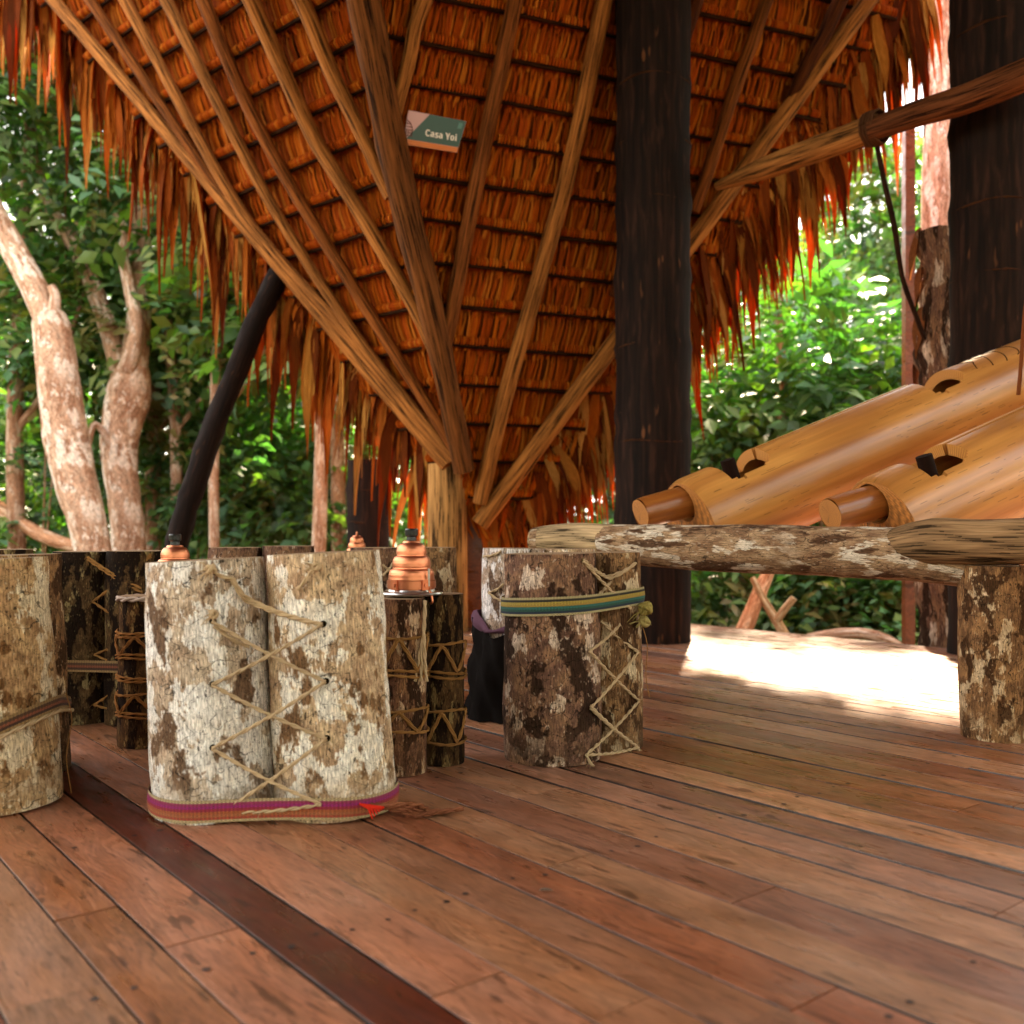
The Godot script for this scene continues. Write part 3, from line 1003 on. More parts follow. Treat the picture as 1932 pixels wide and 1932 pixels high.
# where the view line through a picture point meets a log (slightly outside its bark)
func on_log(x: float, y: float, L: Array, lift := 0.006) -> Vector3:
	var dir := Vector3((x - 966.0) / FOC, (1000.0 - y) / FOC, -1.0)
	var dd := 1.6
	for it in 4:
		var hy := EYE + dir.y * dd
		var cx: float = L[0] + L[4] * clampf(hy / L[3], 0, 1)
		var rad: float = L[2] * lerpf(1.05, 0.97, clampf(hy / L[3], 0, 1)) + lift
		# |dir.xz * s - c| = rad
		var a := dir.x * dir.x + 1.0
		var b := dir.x * cx + float(L[1])
		var c: float = cx * cx + L[1] * L[1] - rad * rad
		dd = (b - sqrt(maxf(b * b - a * c, 0.0))) / a
	return Vector3(0, EYE, 0) + dir * dd

# a closed loop round several logs at a height, pushed out by lift: list of points
func hull_loop(logs: Array, y: float, lift: float, tilt := Vector3.ZERO) -> Array:
	var cloud := PackedVector2Array()
	for L in logs:
		var f := clampf(y / float(L[3]), 0, 1)
		var rad: float = L[2] * lerpf(1.05, 0.97, f) + lift
		for k in 48:
			cloud.append(Vector2(L[0] + L[4] * f + cos(TAU * k / 48) * rad, -L[1] + sin(TAU * k / 48) * rad))
	var hull := Geometry2D.convex_hull(cloud)
	# even spacing
	var out := []
	for k in hull.size() - 1:
		var a := hull[k]; var b := hull[k + 1]
		var n := maxi(1, int(a.distance_to(b) / 0.012))
		for q in n:
			var p := a.lerp(b, float(q) / n)
			out.append(Vector3(p.x, y + tilt.x * (p.x - logs[0][0]) + tilt.z * (p.y + logs[0][1]), p.y))
	out.append(out[0])
	return out

func band_mesh(path: Array, height: float, base: Vector3, wob := 0.0) -> MB:
	var mb := MB.new()
	var along := 0.0
	for k in path.size():
		if k > 0: along += path[k].distance_to(path[k - 1])
		var dir: Vector3 = (path[(k + 1) % path.size()] - path[maxi(k - 1, 0)]).normalized()
		var out := Vector3.UP.cross(dir).normalized()
		var ctr: Vector3 = path[k] - base
		# outwards is away from the middle of the loop
		var dy := wob * sin(along * 17.0)
		for q in 5:
			var f := q / 4.0
			var bulge := 0.0025 * sin(PI * f)
			mb.add(ctr + Vector3(0, dy + height * (f - 0.5), 0) + out * bulge, out, Vector2(along * 2.3, 1.0 - f), Color.WHITE)
		if k > 0:
			for q in 4:
				var a := (k - 1) * 5 + q; var b := k * 5 + q
				mb.quad(a, a + 1, b + 1, b)
	return mb

func lacing(t: Node3D, runs: Array, rad: float, col: Color) -> void:
	var base: Vector3 = t.position
	for run in runs:
		var mb := MB.new()
		var pts := []
		for p in run: pts.append(p - base)
		# a slight slack, then real twist
		var fine := []
		for k in pts.size() - 1:
			var n := 10
			for q in n:
				var f := float(q) / n
				fine.append(pts[k].lerp(pts[k + 1], f) + Vector3(0, -0.004 * sin(PI * f), 0.003 * sin(PI * f)))
		fine.append(pts[-1])
		rope(mb, fine, rad, col, 110.0)
		# stray fibres
		for k in 5:
			var a: Vector3 = fine[rng.randi() % fine.size()]
			var b := a + Vector3(r(-0.012, 0.012), r(-0.022, 0.004), r(0.002, 0.010))
			tube(mb, [a, a.lerp(b, 0.5) + Vector3(0, 0.003, 0.002), b], [0.0005, 0.0005, 0.0003], 3, col, 0, 0, false)
		put(mb, "rope", M.rope, t)

func knot(t: Node3D, p: Vector3, size: float, col: Color) -> void:
	var mb := MB.new()
	var c := p - t.position
	for k in 3:
		var ps := []
		var ax := Vector3(r(-1, 1), r(-1, 1), r(0, 1)).normalized()
		var s := ax.cross(Vector3(0.3, 0.9, 0.1)).normalized(); var u := s.cross(ax)
		for q in 13: ps.append(c + (s * cos(TAU * q / 12) + u * sin(TAU * q / 12)) * size * 0.6)
		tube(mb, ps, [size * 0.34], 6, col, 0.1, k, false)
	for k in 14:
		var b := c + Vector3(r(-1.5, 0.6), r(-1.2, 0.8), r(0.1, 0.8)) * size * 1.6
		tube(mb, [c, c.lerp(b, 0.6) + Vector3(0, size * 0.2, 0), b], [0.0012, 0.0009, 0.0005], 4, col * 1.1, 0, 0, false)
	put(mb, "knot", M.rope, t)

func build_stools() -> void:
	var straw := hexc("b49a78"); var straw_dark := hexc("8a6238")
	var white := Color(1, 1, 1)
	# --- the front stool: two pale logs laced together, red band at the foot
	var A := [-0.537, 1.79, 0.107, 0.450, -0.022, "bark_pale", white]
	var B := [-0.322, 1.80, 0.105, 0.463, -0.022, "bark_cream", white]
	var t := stool("pale two-log stool laced with straw rope, magenta woven band at its foot", [A, B])
	var L := [on_log(400, 1172, A), on_log(400, 1292, A), on_log(400, 1412, A), on_log(418, 1532, A)]
	var R := [on_log(608, 1178, B), on_log(614, 1286, B), on_log(616, 1394, B), on_log(606, 1518, B)]
	var K := on_log(398, 1074, A, 0.008)
	lacing(t, [[K, on_log(440, 1092, A, 0.012), on_log(470, 1130, A, 0.014), R[0]], [K, on_log(436, 1090, A, 0.010), on_log(466, 1135, A, 0.010), R[0]],
		[R[0], L[1]], [L[0], R[1]], [on_log(404, 1180, A), on_log(470, 1220, A, 0.012)], [R[1], L[2]], [L[1], R[2]], [R[2], L[3]], [L[2], R[3]], [R[3], L[3]], [R[3], on_log(500, 1533, B, 0.009), L[3]],
		[on_log(560, 1112, B), on_log(585, 1080, B), on_log(598, 1068, B)]], 0.0035, straw)
	knot(t, K, 0.012, straw); knot(t, L[0] + Vector3(0.004, 0.012, 0.004), 0.010, straw); knot(t, on_log(596, 1070, B, 0.006), 0.010, straw)
	for p in [L[0], L[1], L[2], R[0], R[1], R[2]]:
		var hm := MB.new()
		tube(hm, [p - t.position + Vector3(0.0, 0, -0.012), p - t.position + Vector3(0, 0, -0.003)], [0.006], 8, hexc("1a100a"))
		put(hm, "lace_hole", M.rope, t)
	var bp := hull_loop([A, B], 0.026, 0.004)
	put(band_mesh(bp, 0.038, t.position, 0.002), "woven_band", M.band_red, t)
	var tm := MB.new()
	for k in 4:
		var s0 := Vector3(-0.245 + 0.01 * k, 0.03, -1.70) - t.position
		rope(tm, curve([s0, s0 + Vector3(0.05, -0.012 + 0.004 * k, -0.005), s0 + Vector3(0.075, -0.022, -0.015 - 0.008 * k), s0 + Vector3(0.105 + 0.008 * k, -0.021, -0.02 - 0.010 * k)], 6), 0.0042, hexc("7a4a34"), 120.0)
	put(tm, "band_tassel", M.rope, t)
	tm = MB.new()
	for k in 6: tube(tm, [Vector3(-0.262, 0.034, -1.692) - t.position, Vector3(-0.245 + 0.005 * k, 0.03, -1.682) - t.position, Vector3(-0.238 + 0.004 * k, 0.012 + 0.004 * k, -1.678) - t.position], [0.002, 0.003, 0.001], 5, hexc("b8281c"))
	put(tm, "red_tuft", M.rope, t)

	var chip := thing("wood_chip", "small pale wood sliver lying on the boards in front of the stools", "wood chip", "", Vector3(0.047, 0.0015, -1.372))
	var chm := MB.new()
	tube(chm, [Vector3(-0.009, 0.002, 0.001), Vector3(-0.003, 0.0026, 0), Vector3(0.004, 0.002, -0.001), Vector3(0.010, 0.0012, 0)], [0.0008, 0.0022, 0.0019, 0.0006], 6, hexc("b09a90"), 0.2, 3.0)
	put(chm, "sliver", M.pole, chip)

	# --- the left edge stool
	var C := [-0.960, 1.82, 0.112, 0.450, -0.018, "bark_cream", Color(0.80, 0.72, 0.58)]
	var D := [-1.040, 2.05, 0.105, 0.452, -0.01, "bark_olive", Color(0.95, 0.9, 0.85)]
	t = stool("tan two-log stool cut off by the left picture edge, with a slanting woven band", [C, D])
	var lp := hull_loop([C, D], 0.128, 0.004, Vector3(0.50, 0, 0))
	put(band_mesh(lp, 0.026, t.position, 0.001), "woven_band", M.band_dark, t)
	var rm := MB.new()
	var rl := []
	for p in hull_loop([C, D], 0.110, 0.007, Vector3(0.50, 0, 0)): rl.append(p - t.position)
	rope(rm, rl, 0.004, straw)
	put(rm, "rope", M.rope, t)
	rm = MB.new()
	var q0 := Vector3(-0.862, 0.19, -1.90) - t.position
	tube(rm, curve([q0, q0 + Vector3(0.012, -0.05, 0), q0 + Vector3(0.006, -0.12, 0.01), q0 + Vector3(0.02, -0.188, 0.02)], 5), [0.0011], 4, straw_dark)
	put(rm, "loose_thread", M.rope, t)

	# --- dark stool behind
	var E := [-1.14, 2.62, 0.079, 0.447, 0.0, "bark_dark", white]
	var F := [-0.99, 2.60, 0.080, 0.449, 0.0, "bark_dark", Color(0.8, 0.75, 0.7)]
	t = stool("dark mossy two-log stool with rope crosses behind the left edge stool", [E, F])
	var el := [[165, 1055], [175, 1135], [178, 1235], [178, 1330]]
	var fr := [[285, 1050], [270, 1190], [265, 1265], [262, 1345]]
	var EL := []; var FR := []
	for p in el: EL.append(on_log(p[0], p[1], E))
	for p in fr: FR.append(on_log(p[0], p[1], F))
	lacing(t, [[EL[0], on_log(268, 1118, F)], [EL[0] + Vector3(0, 0.006, 0), on_log(266, 1110, F)], [FR[0], EL[1]], [FR[0] + Vector3(0, 0.006, 0), EL[1]], [EL[1], FR[1]], [FR[1], EL[2]], [EL[2], FR[2]], [FR[2], EL[3]], [EL[3], FR[3]]], 0.0034, straw_dark)
	put(band_mesh(hull_loop([E, F], 0.155, 0.005), 0.03, t.position), "woven_band", M.band_dark, t)

	# --- stools further back, of which mostly the sawn tops show
	stool("far left stool whose sawn tops peep over the tan edge stool", [[-1.42, 2.62, 0.085, 0.452, 0, "bark_olive", white], [-1.30, 2.50, 0.08, 0.455, 0, "bark_dark", white]])
	stool("stool hidden behind the pale front stool, only its brown tops showing", [[-0.83, 2.95, 0.08, 0.452, 0, "bark_brown", white], [-0.675, 2.97, 0.08, 0.456, 0, "bark_brown", white]])
	var G := [-0.40, 2.92, 0.082, 0.452, 0, "bark_brown", white]
	var H := [-0.245, 2.95, 0.080, 0.452, 0, "bark_olive", white]
	t = stool("greyish two-log stool standing behind the copper vessel, in front of the log post", [G, H])
	lacing(t, [[on_log(722, 1065, G), on_log(745, 1080, G)], [on_log(722, 1085, G), on_log(742, 1062, G)]], 0.004, straw)

	# --- the small dark stool with rope rings, under the copper vessel
	var I := [-0.232, 2.06, 0.052, 0.362, 0, "bark_brown", Color(0.95, 0.85, 0.7)]
	var J := [-0.150, 2.14, 0.045, 0.366, 0, "bark_dark", Color(0.8, 0.7, 0.6)]
	t = stool("low two-log stool with rope rings right of the pale stool, copper vessel on it", [I, J])
	rings_on(t, I, [0.285, 0.215, 0.205, 0.135, 0.09], [[0.285, 0.215], [0.135, 0.09]], straw_dark)
	rings_on(t, J, [0.262, 0.20, 0.19, 0.118, 0.05], [[0.262, 0.20], [0.118, 0.05]], straw_dark)
	rm = MB.new()
	var j0 := on_log(802, 1133, I, 0.01) - t.position
	for k in 3:
		rope(rm, curve([j0, j0 + Vector3(-0.002, -0.06, 0.005), j0 + Vector3(-0.012 + 0.006 * k, -0.12, 0.008), j0 + Vector3(-0.02 + 0.012 * k, -0.165, 0.012)], 5), 0.004, straw)
	put(rm, "loose_rope", M.rope, t)

	# --- its twin at the left
	var S := [-0.868, 2.32, 0.056, 0.350, 0, "bark_dark", Color(0.95, 0.72, 0.55)]
	var T := [-0.765, 2.37, 0.050, 0.350, 0, "bark_dark", Color(0.9, 0.75, 0.6)]
	t = stool("low dark stool bound with rope rings, left of the pale stool", [S, T])
	rings_on(t, S, [0.268, 0.26, 0.215, 0.207, 0.165, 0.158, 0.125, 0.08, 0.072], [[0.26, 0.215], [0.125, 0.08]], hexc("8a5a30"))
	rm = MB.new()
	rl = []
	for p in hull_loop([S], 0.345, 0.004): rl.append(p - t.position)
	rope(rm, rl, 0.006, hexc("b09a8a"))
	put(rm, "rim_rope", M.rope, t)
	stool("low far stool behind the pale stool that carries the small copper lid", [[-0.50, 3.35, 0.06, 0.40, 0, "bark_dark", white], [-0.61, 3.38, 0.055, 0.40, 0, "bark_dark", white]])

	# --- the mottled stool on the right
	var U := [0.092, 2.20, 0.106, 0.452, -0.006, "bark_brown", white]
	var W := [0.228, 2.31, 0.076, 0.452, 0.0, "bark_olive", white]
	t = stool("dark mottled two-log stool with a green and yellow woven strap, right of centre", [U, W])
	var ul := [[1100, 1058], [1108, 1128], [1112, 1228], [1114, 1336], [1106, 1424]]
	var wr := [[1200, 1062], [1190, 1148], [1204, 1230], [1206, 1322], [1204, 1410]]
	var UL := []; var WR := []
	for p in ul: UL.append(on_log(p[0], p[1], U))
	for p in wr: WR.append(on_log(p[0], p[1], W))
	lacing(t, [[UL[0], WR[1]], [UL[1] + Vector3(0, -0.01, 0), on_log(1152, 1098, W, 0.012)], [UL[0], on_log(1150, 1092, W, 0.016), WR[0]], [UL[0] + Vector3(0, 0.004, 0), on_log(1146, 1088, W, 0.016), WR[0]], [on_log(1134, 1172, W, 0.01), WR[2]], [on_log(1170, 1178, W, 0.01), UL[2]],
		[UL[2], WR[3]], [WR[2], UL[3]], [UL[3], WR[4]], [UL[3] + Vector3(0, 0.005, 0), WR[4]], [WR[3], UL[4]], [UL[4], WR[4]], [WR[4], WR[4] + Vector3(0.012, -0.03, 0.01)], [UL[4], UL[4] + Vector3(0.015, -0.02, 0.02)]], 0.0035, straw)
	var strap := hull_loop([U, W], 0.342, 0.006, Vector3(0.05, 0, 0))
	put(band_mesh(strap, 0.040, t.position, 0.001), "woven_strap", M.band_green, t)
	knot(t, on_log(1208, 1148, W, 0.012) + Vector3(0.012, 0, 0), 0.020, hexc("8f8048"))
	knot(t, on_log(1208, 1160, W, 0.012) + Vector3(0.010, -0.015, 0), 0.016, hexc("9a8a58"))
	rm = MB.new()
	var k0 := on_log(1206, 1165, W, 0.012) - t.position
	tube(rm, curve([k0, k0 + Vector3(0.018, -0.06, 0), k0 + Vector3(0.014, -0.13, 0.01), k0 + Vector3(0.022, -0.18, 0.01)], 5), [0.0011], 4, straw_dark)
	put(rm, "loose_thread", M.rope, t)

	# --- the greyish stool behind it with dark cloth over its foot
	var X := [0.000, 2.66, 0.086, 0.455, 0.004, "bark_pale", Color(0.85, 0.82, 0.86)]
	var Y := [0.150, 2.72, 0.080, 0.452, 0, "bark_cream", white]
	t = stool("grey-white stool half hidden behind the mottled strapped stool", [X, Y])
	lacing(t, [[on_log(922, 1118, X), on_log(950, 1102, X)], [on_log(922, 1118, X), on_log(950, 1134, X)], [on_log(912, 1050, X), on_log(946, 1040, X)]], 0.0035, straw)
	var ct := thing("dark_cloth", "black cloth bundle with a purple hem wrapped round the grey-white stool", "cloth", "", Vector3(0.0, 0, -2.66))
	for part in 2:
		var cmb := MB.new()
		var rows := 14 if part == 0 else 4
		for k in rows + 1:
			var f := float(k) / rows
			var y := lerpf(0.004, 0.25, f) if part == 0 else lerpf(0.235, 0.272, f)
			for q in 41:
				var a := TAU * q / 40
				var fold := 0.011 * sin(a * 6.0 + f * 4.0 + sin(a * 2.0) * 2.0) * (1.0 - 0.4 * f) + 0.007 * sin(a * 14.0 - f * 9.0) + 0.008 * lump.get_noise_3d(cos(a) * 60.0, f * 90.0, sin(a) * 60.0)
				var rad := 0.098 + 0.022 * (1.0 - f) + fold if part == 0 else 0.103 + 0.009 * sin(PI * f) + 0.006 * sin(a * 9.0 + f * 2.0) + 0.006 * sin(a * 4.0)
				cmb.add(Vector3(0.003 + cos(a) * rad, y + (0.022 * sin(a * 2.0 + 1.0) + 0.010 * sin(a * 5.0)) * f, sin(a) * rad), Vector3(cos(a), 0, sin(a)), Vector2(a, f), Color.WHITE)
		for k in rows:
			for q in 40:
				var a := k * 41 + q
				cmb.quad(a, a + 1, a + 42, a + 41)
		cmb.smooth()
		for k in cmb.n.size():
			if cmb.n[k].dot(Vector3(cmb.v[k].x, 0, cmb.v[k].z)) < 0: cmb.n[k] = -cmb.n[k]
		put(cmb, "wrap" if part == 0 else "hem", M.cloth_black if part == 0 else M.cloth_purple, ct)

# rope rings round one log and zigzags between pairs of rings, on its near side
func rings_on(t: Node3D, L: Array, ys: Array, zig: Array, col: Color) -> void:
	var c := Vector3(L[0], 0, -L[1]) - t.position
	for y in ys:
		var mb := MB.new()
		var ps := []
		for k in 25:
			var a := TAU * k / 24
			ps.append(c + Vector3(cos(a) * (L[2] * 1.03 + 0.003), y + 0.003 * sin(a * 2 + y * 50.0), sin(a) * (L[2] * 1.03 + 0.003)))
		rope(mb, ps, 0.0034, col * r(0.8, 1.1))
		put(mb, "rope_ring", M.rope, t)
	for z in zig:
		for ply in 2:
			var mb := MB.new()
			var ps := []
			for k in 25:
				var f := k / 24.0
				var a := lerpf(0.05, 0.95, f) * PI
				var tri := absf(fmod(f * 2.0 + 0.04 * ply, 1.0) * 2.0 - 1.0)
				ps.append(c + Vector3(cos(a) * (L[2] * 1.03 + 0.004), lerpf(z[1], z[0], tri), sin(a) * (L[2] * 1.03 + 0.004)))
			rope(mb, ps, 0.0030, col)
			put(mb, "rope_lacing", M.rope, t)

# ------------------------------------------------------------------ bench and drums
func log_beam(mb: MB, pts: Array, radii: Array, col: Color, rough: float, sd: float) -> void:
	var c := curve(pts, 8)
	tube(mb, c, resampled(radii, c.size()), 28, col, rough, sd, true, 1.4, 7.0)

func build_bench_and_drums() -> void:
	var t := thing("log_bench", "long mottled log bench on stump legs carrying the two wooden drums", "bench", "", Vector3(1.178, 0, -2.40))
	var o: Vector3 = t.position
	var mb := MB.new()
	log_beam(mb, [at(1008, 1020, 3.02) - o, at(1110, 1020, 2.94) - o, at(1225, 1030, 2.83) - o, at(1400, 1035, 2.70) - o, at(1560, 1040, 2.60) - o, at(1700, 1046, 2.51) - o, at(1835, 1058, 2.44) - o], [0.040, 0.050, 0.062, 0.066, 0.066, 0.068, 0.064], Color(1, 1, 1), 0.08, 3.3)
	put(mb, "beam", M.bark_beam, t)
	mb = MB.new()
	log_beam(mb, [at(1005, 1020, 3.025) - o, at(1040, 1019.5, 2.995) - o, at(1110, 1020, 2.94) - o, at(1190, 1027, 2.866) - o], [0.036, 0.047, 0.0525, 0.0585], hexc("c4aa88"), 0.08, 3.3)
	put(mb, "peeled_end", M.pole, t)
	mb = MB.new()
	log_beam(mb, [at(1672, 1030, 2.525) - o, at(1700, 1026, 2.49) - o, at(1760, 1020, 2.43) - o, at(1850, 1022, 2.37) - o, at(1960, 1022, 2.31) - o, at(2250, 1022, 2.17) - o], [0.030, 0.046, 0.056, 0.053, 0.054, 0.056], hexc("9c7c5c"), 0.10, 6.1)
	put(mb, "peeled_beam", M.pole, t)
	mb = MB.new()
	tube(mb, resampled_line(Vector3(0, 0.001, 0), Vector3(0.004, 0.418, 0), 20), resampled([0.078, 0.083, 0.085, 0.084, 0.082], 20), 30, Color(0.95, 0.88, 0.8), 0.07, 12.0, true, 2.0)
	put(mb, "leg", M.bark_olive, t)
	mb = MB.new()
	var lf := Vector3(0.26, 0, -3.0) - o
	tube(mb, resampled_line(lf + Vector3(0, 0.001, 0), lf + Vector3(0, 0.445, 0), 16), [0.075], 26, Color(1, 1, 1), 0.05, 15.0, true, 2.0)
	put(mb, "leg", M.bark_pale, t)
	# the higher trestle that carries the drums' far ends, past the picture
	t = thing("drum_trestle", "higher log trestle under the far ends of the wooden drums, past the right edge", "trestle", "", Vector3(2.17, 0, -3.275))
	mb = MB.new()
	log_beam(mb, [Vector3(-0.45, 0.832, -0.245), Vector3(0, 0.830, 0), Vector3(0.45, 0.832, 0.245)], [0.056, 0.058, 0.060], Color(1, 1, 1), 0.08, 8.0)
	put(mb, "beam", M.bark_olive, t)
	for z in [-0.32, 0.36]:
		mb = MB.new()
		tube(mb, resampled_line(Vector3(z, 0.001, z * 0.545), Vector3(z, 0.785, z * 0.545), 10), [0.065], 20, Color(1, 1, 1), 0.06, z * 5.0, true, 2.0)
		put(mb, "leg", M.bark_olive, t)
	drum("carved slit drum lying behind, its peg end left of the other drum", at(1303, 992, 2.95), 1.75, 1)
	drum("carved slit drum lying nearer to the viewer, its end cut off by the right edge", at(1662, 996, 2.70), 1.75, 2)
	# cord at the right edge
	t = thing("hanging_vine", "brown liana hanging over the wooden drums at the right edge", "vine", "", at(1921, 745, 3.0))
	o = t.position
	mb = MB.new()
	tube(mb, curve([Vector3.ZERO, at(1926, 690, 3.0) - o, at(1931, 620, 3.02) - o, at(1944, 520, 3.05) - o, at(1990, 300, 3.1) - o, at(2080, 60, 3.2) - o, Vector3(1.98, 3.46, -3.35) - o], 6), [0.006], 7, hexc("6a3a20"), 0.2, 1.0)
	put(mb, "stem", M.rope, t)

func resampled_line(a: Vector3, b: Vector3, n: int) -> Array:
	var out := []
	for k in n: out.append(a.lerp(b, float(k) / (n - 1)))
	return out

func drum(label: String, face: Vector3, length: float, which: int) -> void:
	var t := thing("slit_drum", label, "drum", "carved slit drums", face)
	var ax := Vector3(0.868, 0.350, -0.337).normalized()
	var side := ax.cross(Vector3.UP).normalized()      # towards the viewer or away
	if side.z < 0: side = -side
	var up := side.cross(ax).normalized()
	if up.y < 0: up = -up
	var R := 0.143
	var ri := 0.112
	var NA := 110; var NS := 190
	# the cut: two openings on top joined by a slit. s along, a = angle from up towards the viewer
	var cut := func(s: float, a: float) -> bool:
		for ctr in [0.205, 1.02]:
			var ds: float = s - ctr
			if absf(ds) < 0.085:
				var lim := 0.46 + 0.36 * sqrt(maxf(0.0, 1.0 - pow(ds / 0.085, 2.0)))
				if ds < -0.035: lim = 0.92 + (ds + 0.035) * 3.0
				if a < lim and a > -0.8: return true
		if s > 0.2 and s < 1.02 and absf(a - 0.05) < 0.06: return true
		return false
	var keep := []
	for k in NS:
		var row := PackedByteArray(); row.resize(NA)
		var s := length * (k + 0.5) / NS
		for q in NA:
			var a := TAU * (q + 0.5) / NA - PI
			row[q] = 0 if cut.call(s, a) else 1
		keep.append(row)
	var body := MB.new(); var inner := MB.new(); var rim := MB.new()
	var prof := func(s: float) -> float:
		var e := minf(s, length - s)
		var q := R * (1.0 + 0.03 * sin(s * 2.2))
		return q - (0.010 * pow(1.0 - e / 0.03, 2.0) if e < 0.03 else 0.0)
	for k in NS + 1:
		var s := length * k / NS
		var rad: float = prof.call(s)
		for q in NA + 1:
			var a := TAU * q / NA - PI
			var out := up * cos(a) + side * sin(a)
			body.add(ax * s + out * rad, out, Vector2(float(q) / NA, s * 0.55 + which * 0.37), Color.WHITE)
			inner.add(ax * s + out * ri, -out, Vector2(float(q) / NA, s * 0.55), Color.WHITE)
	for k in NS:
		for q in NA:
			var a := k * (NA + 1) + q
			if keep[k][q] == 1:
				body.quad(a, a + 1, a + NA + 2, a + NA + 1)
				inner.quad(a, a + NA + 1, a + NA + 2, a + 1)
			else:
				# walls where a kept cell touches a cut one
				for nb in [[k - 1, q, a, a + 1], [k + 1, q, a + NA + 1, a + NA + 2], [k, (q + NA - 1) % NA, a, a + NA + 1], [k, (q + 1) % NA, a + 1, a + NA + 2]]:
					if nb[0] >= 0 and nb[0] < NS and keep[nb[0]][nb[1]] == 1:
						rim.face(body.v[nb[2]], body.v[nb[3]], inner.v[nb[3]], inner.v[nb[2]], [Vector2(0.1, 0.1), Vector2(0.2, 0.1), Vector2(0.2, 0.2), Vector2(0.1, 0.2)], Color.WHITE)
	# the face rings at both ends, with an off-centre hole at the near one
	var bodyo := put(body, "body", M.carved, t)
	put(inner, "hollow", M.carved, bodyo)
	put(rim, "cut_edge", M.carved, bodyo)
	var fm := MB.new()
	var hc := up * 0.070 - side * 0.004
	for q in NA + 1:
		var a := TAU * q / NA - PI
		var out := up * cos(a) + side * sin(a)
		fm.add(out * float(prof.call(0.0)) , -ax, Vector2(0.5 + 0.5 * sin(a), 0.5 + 0.5 * cos(a)), Color.WHITE)
		fm.add(hc + out * 0.058, -ax, Vector2(0.5 + 0.25 * sin(a), 0.5 + 0.25 * cos(a)), Color.WHITE)
	for q in NA: fm.quad(q * 2, q * 2 + 2, q * 2 + 3, q * 2 + 1)
	var w0 := fm.v.size()
	for q in NA + 1:
		var a := TAU * q / NA - PI
		var out := up * cos(a) + side * sin(a)
		fm.add(hc + out * 0.058, -out, Vector2(float(q) / NA, 0.1), Color.WHITE)
		fm.add(hc + out * 0.056 + ax * 0.05, -out, Vector2(float(q) / NA, 0.2), Color.WHITE)
	for q in NA: fm.quad(w0 + q * 2, w0 + q * 2 + 2, w0 + q * 2 + 3, w0 + q * 2 + 1)
	var fc := fm.add(hc + ax * 0.05, -ax, Vector2(0.5, 0.5), Color.WHITE)
	for q in NA: fm.tri(fc, w0 + q * 2 + 1, w0 + q * 2 + 3)
	put(fm, "end_face", M.endgrain_orange, t)
	var em := MB.new()
	var ec := em.add(ax * length, ax, Vector2(0.5, 0.5), Color.WHITE)
	for q in NA + 1:
		var a := TAU * q / NA - PI
		em.add(ax * length + (up * cos(a) + side * sin(a)) * float(prof.call(length)), ax, Vector2(0.5 + 0.5 * sin(a), 0.5 + 0.5 * cos(a)), Color.WHITE)
	for q in NA: em.tri(ec, ec + 1 + q, ec + 2 + q)
	put(em, "end_face", M.endgrain_orange, t)
	# the peg that rests on the bench
	var pm := MB.new()
	var pc := hc + up * 0.004
	var drum_ax := ax
	ax = (ax + Vector3(0, -0.13, 0)).normalized()
	tube(pm, [pc + ax * 0.05, pc - ax * 0.05, pc - ax * 0.139, pc - ax * 0.145], [0.049, 0.048, 0.046, 0.043], 26, Color(0.66, 0.5, 0.4), 0.02, 2.0, false, 0.6)
	var peg := put(pm, "peg", M.carved, t)
	var cm := MB.new()
	var cc := cm.add(pc - ax * 0.145, -ax, Vector2(0.5, 0.5), Color.WHITE)
	for q in 27:
		var a := TAU * q / 26
		cm.add(pc - ax * 0.145 + (side * cos(a) + up * sin(a)) * 0.043, -ax, Vector2(0.5 + 0.5 * cos(a), 0.5 + 0.5 * sin(a)), Color.WHITE)
	for q in 26: cm.tri(cc, cc + 1 + q, cc + 2 + q)
	put(cm, "cut_face", M.endgrain_orange, peg)
	ax = drum_ax
	# the dark stop standing in the first opening
	var sm := MB.new()
	var sc := ax * 0.142 + up * 0.06 + side * 0.075
	tube(sm, [sc - up * 0.04, sc + up * 0.095], [0.022], 18, Color(0.55, 0.5, 0.48), 0.02, 4.0, true, 1.0)
	put(sm, "stop_peg", M.carved_dark, t)
	# carved lines behind the second opening
	if which == 1:
		for k in 4:
			var lm := MB.new()
			var ps := []
			for q in 17:
				var f := q / 16.0
				var s := 1.16 + 0.06 * k + 0.035 * sin(f * PI)
				var a := lerpf(-0.1, 0.62, f) + 0.1 * sin(f * 6.0 + k)
				ps.append(ax * s + (up * cos(a) + side * sin(a)) * (float(prof.call(s)) - 0.0004))
			tube(lm, ps, [0.0022], 5, hexc("2a1710"))
			put(lm, "carved_line", M.rope, bodyo)

